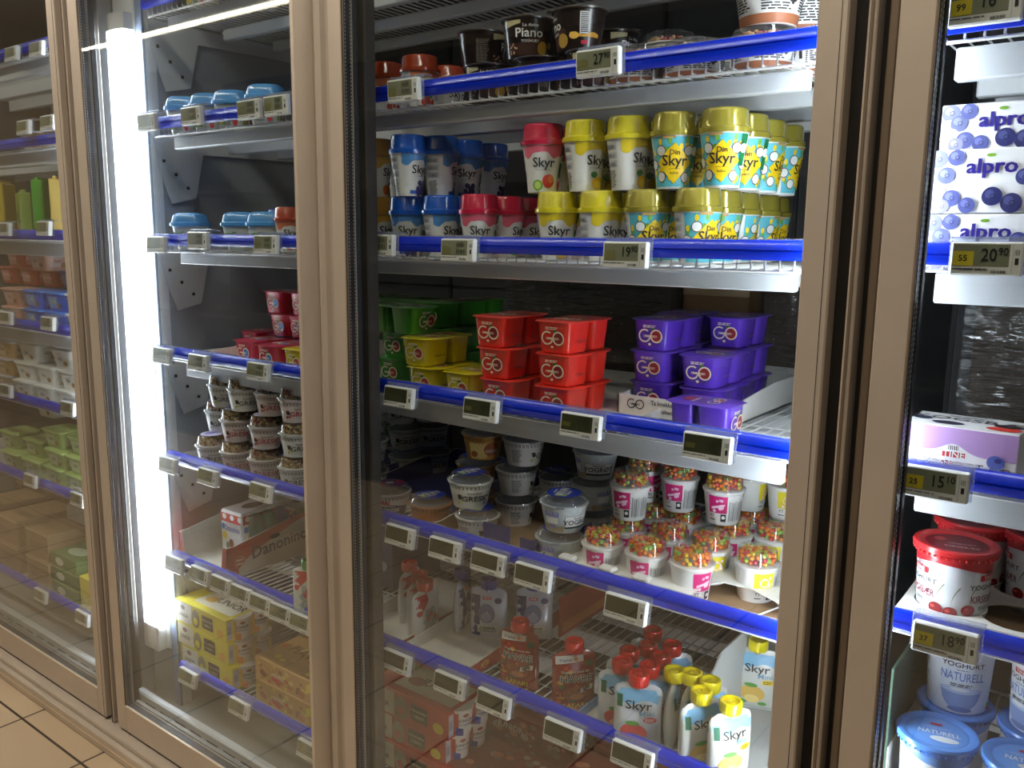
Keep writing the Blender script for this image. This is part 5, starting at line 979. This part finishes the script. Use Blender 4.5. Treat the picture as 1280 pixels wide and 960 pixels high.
def rtray(x0, x1, y0, y1, hf, hs, label, base=None, txt=None):
    def band_(g, W, Dp, hs_):
        A = Art(g, plane_map((W, 0, 0), (0, 1, 0), (0, 0, 1)))
        if txt == 'danone':
            A.band(M((214, 206, 196), 0.6), 0.03, Dp, 0.001, lambda u: hs_*(0.15+0.75*min(1, max(0, (u-0.03)/(Dp*0.45)))**0.7), 16, 2, 1); A.text(M((70, 60, 90), 0.5), 'Danonino', 0.150, hs_*0.45, 0.042, 3, rot=0.06); A.ell(M((60, 40, 60), 0.5), 0.135, hs_*0.66, 0.016, 0.006, 3)
            A.ring(M((236, 190, 180), 0.5), 0.034, hs_*0.30, 0.015, 0.001, 3); A.lines(M((240, 200, 190), 0.5), 0.024, 0.044, hs_*0.22, hs_*0.40, 2, 3)
        else:
            for q in range(4): A.rect(M((226, 150, 60), 0.6), 0.03+q*0.06, 0.055+q*0.06, hs_*0.30, hs_*0.55, 1); A.ring(M((240, 200, 180), 0.5), 0.042+q*0.06, hs_*0.42, 0.008, 0.0015, 3)
    return tray('red_display_tray', x0, x1, y0, y1, z5 if base is None else base, hf, hs, RC, CARD, label, 'tray', cut=0.25, band_=band_)
rtray(-1.240, -1.095, 0.100, 0.36, 0.010, 0.034, 'red-edged display tray with three red-capped pouches, at the left door edge')
rtray(-1.085, -0.925, 0.102, 0.40, 0.010, 0.036, 'red-edged display tray with blue-capped pouches, left of the brown pouches')
g = G(); g.box(0, 0.004, 0, 0.20, 0, 0.085, RC, 0.001); g.box(0.0035, 0.005, 0.01, 0.19, 0.01, 0.03, M((226, 120, 60), 0.6)); o = g.build('red_card_panel'); o.location = (-0.895, 0.34, z5); tag(o, 'upright red card side panel behind the brown pouches', 'card')
o = root('grey_card_divider'); o.location = (-0.505, 0.11, z5); tag(o, 'pale grey card divider right of the yellow-capped pouches', 'divider')
g = G(); pts = [(0.0, 0), (0.30, 0), (0.30, 0.14), (0.12, 0.14), (0.055, 0.095), (0.02, 0.04)]; n = 6
GC = M((196, 198, 196), 0.7)
g.mesh([(0.0, y, q) for y, q in pts]+[(0.003, y, q) for y, q in pts], [tuple(range(n)), tuple(range(n, 2*n))]+[(i, (i+1) % n, n+(i+1) % n, n+i) for i in range(n)], GC); g.build('side_wall', o)
g = G(); g.box(0, 0.15, 0.297, 0.300, 0, 0.13, GC, 0.001); g.build('back_wall', o)
g = G(); g.box(0, 0.15, 0.0, 0.297, 0, 0.002, GC); g.build('divider_floor', o)
g = G(); LB = M((120, 170, 220), 0.5); g.box(0, 0.185, 0, 0.0025, 0, 0.018, LB); g.box(0, 0.0025, 0, 0.16, 0, 0.018, LB); g.box(0.1825, 0.185, 0, 0.16, 0, 0.018, LB); g.box(0, 0.185, 0, 0.16, 0, 0.0009, CARD); o = g.build('light_blue_display_tray'); o.location = (-0.700, 0.104, z5); tag(o, 'low light blue card tray under the small capped pouches', 'tray')
g = G(); NV = M((52, 62, 96), 0.6); g.box(0, 0.10, 0, 0.16, 0, 0.15, NV, 0.001); A = Art(g, plane_map((0, 0, 0), (1, 0, 0), (0, 0, 1))); A.ell(M((140, 146, 160), 0.5), 0.07, 0.05, 0.012, L=2); o = g.build('navy_carton'); o.location = (-1.42, 0.30, z5); tag(o, 'dull navy carton at the left end of the sixth shelf, behind the door edge', 'carton')
# lowest shelf
z6 = DK[6]
for (x, y, t, col, rz, lab) in ((-1.225, 0.135, 0, 'red', 0.0, 'red cup multipack, bottom of the stack at the left edge of the middle door'), (-1.235, 0.140, 1, 'red', 0.0, 'red cup multipack, second from the bottom at the left edge of the middle door'), (-1.225, 0.137, 2, 'red', 0.0, 'red cup multipack, top of the stack at the left edge of the middle door')):
    put(('junior', 'red'), (x, y, z6+0.001+t*0.0585), rz, lab, 'yoghurt multipack', 'red cup multipacks on the lowest shelf')
for (x, y, t, lab) in ((-0.960, 0.150, 0, 'red-brown cup carton lying low, right of the red multipacks'), (-0.960, 0.290, 0, 'red-brown carton, rear low one'), (-0.955, 0.285, 1, 'red-brown carton, rear one on top'), (-0.70, 0.150, 0, 'red-brown carton, further right at the front'), (-0.70, 0.300, 1, 'red-brown carton, further right, upper rear'), (-0.70, 0.300, 0, 'red-brown carton, further right, lower rear'), (-0.70, 0.152, 1, 'red-brown carton, further right, upper front')):
    put(('flatbox', 'brownred', 0.22, 0.125, 0.062), (x+0.03, y, z6+0.001+t*0.0625), 0.0, lab, 'carton', 'red-brown cartons on the lowest shelf')
for t, lab in enumerate(('bottom of its stack', 'middle of its stack', 'top of its stack')):
    put(('junior', 'yellow'), (-1.908+0.010*(t == 0)+0.004*(2-t), 0.112, z6+0.001+t*0.0585), 0.0, 'yellow cup multipack with white print, %s on the lowest shelf' % lab, 'yoghurt multipack', 'yellow cup multipacks on the lowest shelf')
for (x, y, t, rz, lab) in ((-1.50, 0.125, 0, 0.0, 'front bottom'), (-1.50, 0.127, 1, 0.0, 'front top'), (-1.50, 0.27, 0, 0, 'rear bottom'), (-1.50, 0.27, 1, 0, 'rear top')):
    put(('flatbox', 'muesli', 0.21, 0.13, 0.055), (x, y, z6+0.001+t*0.0555), rz, 'golden brown oat yoghurt carton, %s, right of the yellow multipacks' % lab, 'carton', 'golden brown cartons on the lowest shelf')

# ================================================================== second door
for i, (px, py, y0) in enumerate(((231, 136, 0.150), (262, 130, 0.155), (291, 124, 0.160), (333, 116, 0.155))):
    p = at(px, py, y0); put(('bowl', 0.0), (p.x, y0, DK[1]+0.001), 0.55, 'sky-blue domed-lid cup, %s from the left, second shelf behind the second door' % ORD[i], 'yoghurt cup', 'sky-blue lidded cups behind the second door', scale=(1, 1, 1.45))
for i, (px, py, y0) in enumerate(((238, 280, 0.150), (302, 280, 0.150), (334, 280, 0.150), (300, 275, 0.25))):
    p = at(px, py, y0); put(('bowl', 0.0), (p.x, y0, DK[2]+0.001), 0.55, 'sky-blue domed-lid cup, third shelf behind the second door, '+('alone at the left', 'middle front one', 'right front one', 'behind the others')[i], 'yoghurt cup', 'sky-blue lidded cups behind the second door', scale=(1, 1, 1.45))
for (px, py, y0, fl, t, lab) in ((363, 280, 0.15, 'amber', 0, 'amber-lidded yoghurt cup at the right edge of the second door'), (352, 270, 0.24, 'blue', 0.25, 'blue-lidded tall yoghurt cup behind the amber one at the second door')):
    p = at(px, py, y0); put(('skyr', fl, 0.0), (p.x, y0, DK[2]+0.001), 1.0, lab, 'yoghurt cup', 'tall yoghurt cups on the third shelf', scale=(0.95, 0.95, 0.9))
def rasp(px, py, t, y, lab, fl='rasp'):
    p = at(px, py, y); put(('tub', fl), (p.x-0.036, y+0.0625, DK[3]+t*TH+0.001), 0, lab, 'yoghurt tub', 'raspberry twin tubs behind the second door')
for a in ((316, 430, 0, 0.15, 'raspberry-red twin yoghurt tub, bottom front left behind the second door'), (345, 432, 0, 0.13, 'raspberry-red twin yoghurt tub, bottom front right behind the second door'), (322, 425, 0, 0.27, 'raspberry-red twin yoghurt tub, bottom second row left'), (357, 425, 0, 0.27, 'raspberry-red twin yoghurt tub, bottom second row right'), (360, 404, 1, 0.25, 'raspberry-red twin yoghurt tub, middle layer of the tall stack'), (353, 373, 2, 0.25, 'raspberry-red twin yoghurt tub, top of the tall stack'), (384, 404, 1, 0.25, 'raspberry-red twin yoghurt tub, middle layer at the frame'), (386, 373, 2, 0.25, 'raspberry-red twin yoghurt tub, top layer at the frame')): rasp(*a)
rasp(380, 440, 0, 0.125, 'single yellow twin yoghurt tub at the right edge of the second door', 'yellow')
xa = at(255, 445, 0.11).x; tray('white_display_tray', xa, -1.31, 0.102, 0.48, DK[3], 0.020, 0.034, CARD, CARD, 'white display tray under the raspberry-red tubs', 'tray', cut=0.1, extra=go_front)
put(('flatbox', 'greenbag', 0.30, 0.10, 0.13), (-1.62, 0.58, DK[3]), 0, 'dim green carton at the back of the fourth shelf behind the second door', 'carton', 'green cartons at the back')
put(('flatbox', 'greenbag', 0.30, 0.10, 0.13), (-1.95+0.22, 0.56, z4), 0, 'dim green carton at the back of the fifth shelf behind the second door', 'carton', 'green cartons at the back')
p = None
MG = 0.0752
for a in [(('gresk', 'plain', 0.0, 'muesli'), 281, 487, 2*MG, 1.0, 'muesli-topped white cup, top layer, leftmost'), (('gresk', 'plain', 0.0, 'muesli'), 305, 485, 2*MG, 1.2, 'muesli-topped white cup with dark speckles, top layer, second from the left'), (('gresk', 'berry', 0.0, 'granola'), 340, 490, 2*MG, 0.95, 'granola-topped cup with red lettering, top layer'), (('gresk', 'berry', 0.0, 'granola'), 370, 497, 2*MG, 1.1, 'granola-topped cup with red lettering, top layer at the frame'),
    (('gresk', 'plain', 0.0, 'granola'), 276, 512, MG, 1.0, 'granola-topped white cup, middle layer, rear left'), (('gresk', 'berry', 0.0, 'muesli'), 297, 537, MG, 1.0, 'muesli-topped pinkish cup, middle layer, front left'), (('gresk', 'berry', 0.0, 'granola'), 333, 543, MG, 0.9, 'granola-topped cup with red lettering, middle layer, front centre'), (('gresk', 'plain', 0.0, 'muesli'), 372, 553, MG, 1.1, 'muesli-topped white cup, middle layer, front at the frame'), (('gresk', 'plain', 0.0, 'muesli'), 306, 520, MG, 1.0, 'muesli-topped white cup, middle layer, second row left'), (('gresk', 'berry', 0.0, 'granola'), 343, 525, MG, 1.0, 'granola-topped cup, middle layer, second row centre'), (('gresk', 'plain', 0.0, 'muesli'), 376, 532, MG, 1.0, 'muesli-topped cup, middle layer, second row at the frame'),
    (('gresk', 'plain', 0.0, 'muesli'), 266, 562, 0, 1.0, 'muesli-topped white cup, bottom layer, leftmost'), (('gresk', 'berry', 0.0, 'muesli'), 297, 574, 0, 1.0, 'muesli-topped pinkish cup, bottom layer, second from the left'), (('gresk', 'berry', 0.0, 'granola'), 332, 584, 0, 1.0, 'granola-topped cup, bottom layer, third from the left'), (('gresk', 'plain', 0.0, 'muesli'), 370, 592, 0, 1.0, 'muesli-topped white cup, bottom layer at the frame'), (('gresk', 'plain', 0.0, 'muesli'), 284, 548, 0, 1.0, 'muesli-topped cup, bottom layer, second row left')]: cuprim(*a, group='muesli-topped cups behind the second door', h=0.050)
tray('navy_display_tray', -1.74, -1.33, 0.100, 0.40, z4, 0.018, 0.040, NAVY, NAVY, 'blue cardboard display tray under the muesli-topped cups', 'tray', cut=0.15)
# bottle packs in their red tray
for i, (x, y, z, rz, lab) in enumerate(((at(288, 640, 0.19).x, 0.19, 0, 0.02, 'front one in the red tray'), (at(353, 640, 0.335).x, 0.335, 0, 0.02, 'rear right one in the red tray'))):
    put(('danone',), (x, y, z5+0.004+z), rz, 'white and red drinking yoghurt multipack, '+lab, 'yoghurt multipack', 'drinking yoghurt multipacks', scale=(1, 1, 1.42 - 0.22*i))
rtray(-1.862, at(284, 704, 0.104).x, 0.104, 0.52, 0.020, 0.105, 'large red and white display tray of drinking yoghurt behind the second door', txt='danone')
put(('flatbox', 'navy', 0.2, 0.1, 0.15), (-1.70, 0.58, z5+0.001), 0, 'dark green-black carton at the back of the sixth shelf behind the second door', 'carton', 'dark cartons at the back')
pch('green', 387, 700, 0.5, 'green-capped pouch at the right edge of the second door')

# ================================================================== rightmost door
def dx(px, py, y): return at(px, py, y).x
put(('flatbox', 'alpro', 0.16, 0.12, 0.0645), (dx(1153, 300, 0.12)+0.08, 0.118, 1.2795), 0, 'white blueberry carton, lowest of the three behind the rightmost door', 'carton', 'white blueberry cartons')
put(('flatbox', 'alpro', 0.16, 0.12, 0.072), (dx(1158, 240, 0.12)+0.08, 0.120, 1.345), 0, 'white blueberry carton, the large middle one of the three behind the rightmost door', 'carton', 'white blueberry cartons')
put(('flatbox', 'alpro', 0.16, 0.12, 0.0545), (dx(1176, 160, 0.15)+0.08, 0.150, 1.4172), 0, 'white blueberry carton, topmost and set back, behind the rightmost door', 'carton', 'white blueberry cartons')
put(('flatbox', 'berry', 0.125, 0.085, 0.068), (dx(1127, 560, 0.115)+0.0625, 0.113, 1.0260), -0.03, 'lilac and white berry yoghurt carton behind the rightmost door', 'carton', 'berry cartons')
put(('flatbox', 'film', 0.40, 0.10, 0.20), (0.03, 0.36, 1.026), 0, 'film-wrapped dark cartons at the back behind the rightmost door', 'carton', 'film-wrapped cartons at the back', scale=(1.2, 1, 1.0))
z4r = 0.833
put(('bigtub', 'cherry', 0.0), (dx(1190, 720, 0.160), 0.168, z4r+0.002), 0.12, 'red-lidded cherry yoghurt tub at the front of the card tray', 'yoghurt tub', 'cherry yoghurt tubs')
put(('bigtub', 'cherry', 0.0), (dx(1215, 660, 0.28), 0.290, z4r+0.002), 0.9, 'red-lidded cherry yoghurt tub, second row behind the front one', 'yoghurt tub', 'cherry yoghurt tubs')
put(('bigtub', 'cherry', 0.0), (dx(1306, 690, 0.27), 0.280, z4r+0.002), -0.2, 'red-lidded cherry yoghurt tub cut by the right edge of the photo', 'yoghurt tub', 'cherry yoghurt tubs')
def collar2():
    o = root('punched_card_tray'); cu = bpy.data.curves.new('c', 'CURVE'); cu.dimensions = '2D'; cu.fill_mode = 'BOTH'; cu.extrude = 0.0009
    def poly(pts):
        s = cu.splines.new('POLY'); s.points.add(len(pts)-1); s.use_cyclic_u = True
        for i, (x, y) in enumerate(pts): s.points[i].co = (x, y, 0, 1)
    poly([(-0.226, 0.100), (0.12, 0.100), (0.12, 0.46), (-0.226, 0.46)])
    for (x, y) in ((dx(1190, 720, 0.160), 0.168), (dx(1215, 660, 0.28), 0.290), (dx(1290, 690, 0.27), 0.280), (dx(1290, 690, 0.27)+0.002, 0.168), (dx(1290, 690, 0.27)+0.1, 0.170), (dx(1290, 690, 0.27)+0.1, 0.28)):
        poly([(x+0.0425*cos(-2*pi*i/28), y+0.0425*sin(-2*pi*i/28)) for i in range(28)])
    t = bpy.data.objects.new('t', cu); COL.objects.link(t); me = bpy.data.meshes.new_from_object(t.evaluated_get(bpy.context.evaluated_depsgraph_get())); bpy.data.objects.remove(t)
    me.materials.clear(); me.materials.append(CARD); c = bpy.data.objects.new('card_collar', me); COL.objects.link(c); c.parent = o; c.location = (0, 0, 0.022)
    g = G(); g.box(-0.226, 0.12, 0.10, 0.46, 0, 0.002, KRAFT); g.build('tray_floor', o)
    g = G(); g.box(-0.226, 0.12, 0.0975, 0.10, 0, 0.0228, CARD, 0.0005); g.box(-0.2285, -0.226, 0.10, 0.46, 0, 0.0228, CARD, 0.0005); g.build('side_wall', o)
    o.location = (0, 0, z4r); tag(o, 'white punched cardboard tray with round holes around the cherry tub', 'tray')
collar2()
z5r = 0.547
X1 = dx(1166, 935, 0.130); X2 = X1+0.1005
for (x, y, t, rz, lab) in ((X1, 0.152, 0, 0.10, 'front left, nearest'), (X2, 0.152, 0, 0.0, 'front right, cut by the photo edge'), (X1+0.004, 0.250, 0, 0.1, 'second row left, carrying another'), (X2+0.004, 0.250, 0, 0.1, 'second row right, carrying another'), (X1+0.004, 0.252, 1, 0.28, 'upper left, under the tag reading 18 90'), (X2+0.006, 0.252, 1, -0.65, 'upper right, cut by the photo edge')):
    put(('bigtub', 'natural', 0.0), (x, y, z5r+0.001+t*0.1345), rz, 'blue-lidded natural yoghurt tub, '+lab, 'yoghurt tub', 'blue-lidded natural yoghurt tubs')
g = G(); g.box(0, 0.004, 0, 0.40, 0, 0.22, M((44, 70, 56), 0.7), 0.001); g.box(0.0035, 0.0045, 0.0, 0.2, 0.0, 0.11, M((214, 216, 210), 0.7)); o = g.build('dark_green_card'); o.location = (-0.228, 0.12, z5r); tag(o, 'dark green card side between the frame and the blue-lidded tubs', 'card')

# ================================================================== leftmost door
def zl(k): return ZL[k]-0.028+0.001
def lx(px, py, y): return at(px, py, y).x
for i, (px, c, lab) in enumerate(((5, 'yellow', 'yellow one at the photo edge'), (28, 'lime', 'short lime-green one'), (54, 'green', 'bright green one'), (76, 'mixed', 'brown and yellow one at the frame'), (-20, 'green', 'one beyond the photo edge'))):
    put(('pack', c), (lx(px, 240, 0.15), 0.15, zl(2)), -0.75 if c != 'lime' else -0.3, 'tall upright food pack, '+lab+', behind the leftmost door', 'food pack', 'upright packs behind the leftmost door')
def rt(fl, px, py, t, y, k, lab): put(('rtub', fl), (lx(px, py, y), y+0.045, zl(k)+t*0.0548), 0, lab+', behind the leftmost door', 'tub', 'rectangular tubs behind the leftmost door')
L = [('blue', 36, 370, 0, 0.12, 3, 'blue spread tub, bottom left of the blue ones'), ('blue', 36, 360, 1, 0.12, 3, 'blue spread tub, upper left of the blue ones'), ('blue', 64, 370, 0, 0.12, 3, 'blue spread tub, bottom right of the blue ones'), ('blue', 64, 360, 1, 0.12, 3, 'blue spread tub, upper right of the blue ones'), ('white', 90, 372, 0, 0.12, 3, 'white-lidded tub beside the blue ones, lower'), ('white', 90, 360, 1, 0.12, 3, 'white-lidded tub beside the blue ones, upper'),
     ('salmon', 9, 370, 0, 0.12, 3, 'salmon-pink spread tub, lower at the photo edge'), ('salmon', 9, 360, 1, 0.12, 3, 'salmon-pink spread tub, middle at the photo edge'), ('red', 30, 330, 2, 0.22, 3, 'red spread tub, upper row left'), ('red', 56, 330, 2, 0.22, 3, 'red spread tub, upper row middle'), ('salmon', 42, 322, 3, 0.14, 3, 'salmon-pink spread tub, highest'), ('blue', 82, 335, 2, 0.22, 3, 'blue spread tub in the shade, upper row'), ('red', 5, 330, 2, 0.22, 3, 'red spread tub, upper row at the photo edge'), ('red', 78, 322, 3, 0.22, 3, 'red spread tub, highest at the frame'), ('red', 14, 322, 3, 0.2, 3, 'red spread tub, highest at the photo edge')]
for a in L: rt(*a)
L = [('white', 24, 480, 0, 0.12, 4, 'white dairy tub, bottom layer left'), ('white', 50, 480, 0, 0.12, 4, 'white dairy tub, bottom layer middle'), ('white', 78, 485, 0, 0.12, 4, 'white dairy tub, bottom layer right'), ('white', 26, 460, 1, 0.13, 4, 'white dairy tub, middle layer left'), ('white', 52, 462, 1, 0.13, 4, 'white dairy tub, middle layer centre'), ('white', 82, 465, 1, 0.13, 4, 'white dairy tub, middle layer right'), ('white', 30, 430, 2, 0.14, 4, 'white dairy tub, top layer left'), ('white', 72, 438, 2, 0.14, 4, 'white dairy tub, top layer right'), ('brown', 0, 450, 1, 0.13, 4, 'tan tub at the photo edge, middle layer'), ('brown', 0, 430, 2, 0.13, 4, 'tan tub at the photo edge, top layer'), ('brown', -2, 470, 0, 0.13, 4, 'tan tub at the photo edge, bottom layer')]
for a in L: rt(*a)
L = [('green', 64, 600, 0, 0.12, 5, 'green tub, bottom layer, second from the right'), ('green', 92, 605, 0, 0.12, 5, 'green tub, bottom layer at the frame'), ('green', 36, 590, 0, 0.12, 5, 'green tub, bottom layer, third from the right'), ('green', 10, 580, 0, 0.12, 5, 'green tub, bottom layer at the photo edge'), ('green', 66, 580, 1, 0.12, 5, 'green tub, middle layer, second from the right'), ('green', 93, 585, 1, 0.12, 5, 'green tub, middle layer at the frame'), ('green', 38, 565, 1, 0.14, 5, 'green tub, middle layer, third from the right'), ('green', 62, 550, 2, 0.13, 5, 'green tub, top layer left'), ('green', 94, 556, 2, 0.13, 5, 'green tub, top layer at the frame'), ('white', 52, 516, 3, 0.2, 5, 'pale tub in the shade, above the green ones'), ('green', 8, 560, 1, 0.14, 5, 'green tub, middle layer at the photo edge')]
for a in L: rt(*a)
for i, (px, py, y, t, lab) in enumerate(((10, 690, 0.12, 0, 'front bottom'), (10, 670, 0.13, 1, 'front top'), (45, 690, 0.12, 0, 'second, bottom'), (45, 670, 0.13, 1, 'second, top'), (20, 640, 0.34, 1, 'rear top left'), (70, 640, 0.36, 1, 'rear top right'), (20, 640, 0.34, 0, 'rear bottom left'), (-25, 660, 0.13, 1, 'at the photo edge'))):
    put(('flatbox', 'kraft', 0.15, 0.19, 0.085), (lx(px, py, y), y, zl(6)+t*0.0855), 0, 'brown cardboard carton, %s, on the lowest shelf behind the leftmost door' % lab, 'carton', 'brown cartons behind the leftmost door')
for i, (px, py, y, t, lab) in enumerate(((82, 740, 0.12, 0, 'bottom'), (80, 715, 0.125, 1, 'second from the bottom'), (78, 690, 0.13, 2, 'top front'), (88, 680, 0.26, 2, 'top rear'))):
    put(('flatbox', 'greenbag', 0.16, 0.12, 0.042), (lx(px, py, y), y, zl(6)+t*0.0425), 0, 'dull green package, %s, beside the brown cartons behind the leftmost door' % lab, 'package', 'green packages behind the leftmost door')
g = G(); YB = M((226, 206, 60), 0.4); g.box(-0.05, 0.05, 0, 0.09, 0, 0.055, YB, 0.002); g.box(-0.05, 0.05, 0, 0.09, 0.056, 0.10, YB, 0.002); A = Art(g, plane_map((-0.05, 0, 0), (1, 0, 0), (0, 0, 1))); A.ell(M((236, 226, 150), 0.4), 0.03, 0.03, 0.016, 0.012, 1)
o = g.build('yellow_carton'); o.location = (lx(111, 745, 0.12), 0.12, zl(6)); tag(o, 'small yellow carton at the right end of the lowest shelf behind the leftmost door', 'carton')
put(('flatbox', 'greywhite', 0.12, 0.10, 0.09), (lx(96, 665, 0.25), 0.25, zl(6)+0.128), 0, 'grey-white carton above the green packages behind the leftmost door', 'carton', 'pale cartons')
for i, (px, py) in enumerate(((15, 48), (48, 42))): pass
for i, (px, y) in enumerate(((30, 0.15), (60, 0.16))):
    put(('rtub', 'brown'), (lx(px, 140, y), y+0.045, zl(1)), 0, 'pale tub on the second shelf behind the leftmost door, %s one' % ('left', 'right')[i], 'tub', 'rectangular tubs behind the leftmost door')
# things seen on the topmost shelf
for i, (px, y) in enumerate(((255, 0.16), (300, 0.16), (330, 0.22))):
    put(('bowl', 0.0), (at(px, 40, y).x, y, DK[0]+0.001), 0.55, 'squat cup on the topmost shelf behind the second door, '+('left', 'middle', 'right')[i]+' one', 'yoghurt cup', 'sky-blue lidded cups behind the second door', scale=(1, 1, 1.45))

# ================================================================== PRICE TAGS
def tg(px, py, style, lab, tilt=0.0, y=0.068):
    p = at(px, py, y); put(('tagk', style), (p.x, y+0.006, p.z), 0.0, 'white electronic price tag, '+lab, 'price tag', 'electronic price tags on the blue rails', rx=-tilt)
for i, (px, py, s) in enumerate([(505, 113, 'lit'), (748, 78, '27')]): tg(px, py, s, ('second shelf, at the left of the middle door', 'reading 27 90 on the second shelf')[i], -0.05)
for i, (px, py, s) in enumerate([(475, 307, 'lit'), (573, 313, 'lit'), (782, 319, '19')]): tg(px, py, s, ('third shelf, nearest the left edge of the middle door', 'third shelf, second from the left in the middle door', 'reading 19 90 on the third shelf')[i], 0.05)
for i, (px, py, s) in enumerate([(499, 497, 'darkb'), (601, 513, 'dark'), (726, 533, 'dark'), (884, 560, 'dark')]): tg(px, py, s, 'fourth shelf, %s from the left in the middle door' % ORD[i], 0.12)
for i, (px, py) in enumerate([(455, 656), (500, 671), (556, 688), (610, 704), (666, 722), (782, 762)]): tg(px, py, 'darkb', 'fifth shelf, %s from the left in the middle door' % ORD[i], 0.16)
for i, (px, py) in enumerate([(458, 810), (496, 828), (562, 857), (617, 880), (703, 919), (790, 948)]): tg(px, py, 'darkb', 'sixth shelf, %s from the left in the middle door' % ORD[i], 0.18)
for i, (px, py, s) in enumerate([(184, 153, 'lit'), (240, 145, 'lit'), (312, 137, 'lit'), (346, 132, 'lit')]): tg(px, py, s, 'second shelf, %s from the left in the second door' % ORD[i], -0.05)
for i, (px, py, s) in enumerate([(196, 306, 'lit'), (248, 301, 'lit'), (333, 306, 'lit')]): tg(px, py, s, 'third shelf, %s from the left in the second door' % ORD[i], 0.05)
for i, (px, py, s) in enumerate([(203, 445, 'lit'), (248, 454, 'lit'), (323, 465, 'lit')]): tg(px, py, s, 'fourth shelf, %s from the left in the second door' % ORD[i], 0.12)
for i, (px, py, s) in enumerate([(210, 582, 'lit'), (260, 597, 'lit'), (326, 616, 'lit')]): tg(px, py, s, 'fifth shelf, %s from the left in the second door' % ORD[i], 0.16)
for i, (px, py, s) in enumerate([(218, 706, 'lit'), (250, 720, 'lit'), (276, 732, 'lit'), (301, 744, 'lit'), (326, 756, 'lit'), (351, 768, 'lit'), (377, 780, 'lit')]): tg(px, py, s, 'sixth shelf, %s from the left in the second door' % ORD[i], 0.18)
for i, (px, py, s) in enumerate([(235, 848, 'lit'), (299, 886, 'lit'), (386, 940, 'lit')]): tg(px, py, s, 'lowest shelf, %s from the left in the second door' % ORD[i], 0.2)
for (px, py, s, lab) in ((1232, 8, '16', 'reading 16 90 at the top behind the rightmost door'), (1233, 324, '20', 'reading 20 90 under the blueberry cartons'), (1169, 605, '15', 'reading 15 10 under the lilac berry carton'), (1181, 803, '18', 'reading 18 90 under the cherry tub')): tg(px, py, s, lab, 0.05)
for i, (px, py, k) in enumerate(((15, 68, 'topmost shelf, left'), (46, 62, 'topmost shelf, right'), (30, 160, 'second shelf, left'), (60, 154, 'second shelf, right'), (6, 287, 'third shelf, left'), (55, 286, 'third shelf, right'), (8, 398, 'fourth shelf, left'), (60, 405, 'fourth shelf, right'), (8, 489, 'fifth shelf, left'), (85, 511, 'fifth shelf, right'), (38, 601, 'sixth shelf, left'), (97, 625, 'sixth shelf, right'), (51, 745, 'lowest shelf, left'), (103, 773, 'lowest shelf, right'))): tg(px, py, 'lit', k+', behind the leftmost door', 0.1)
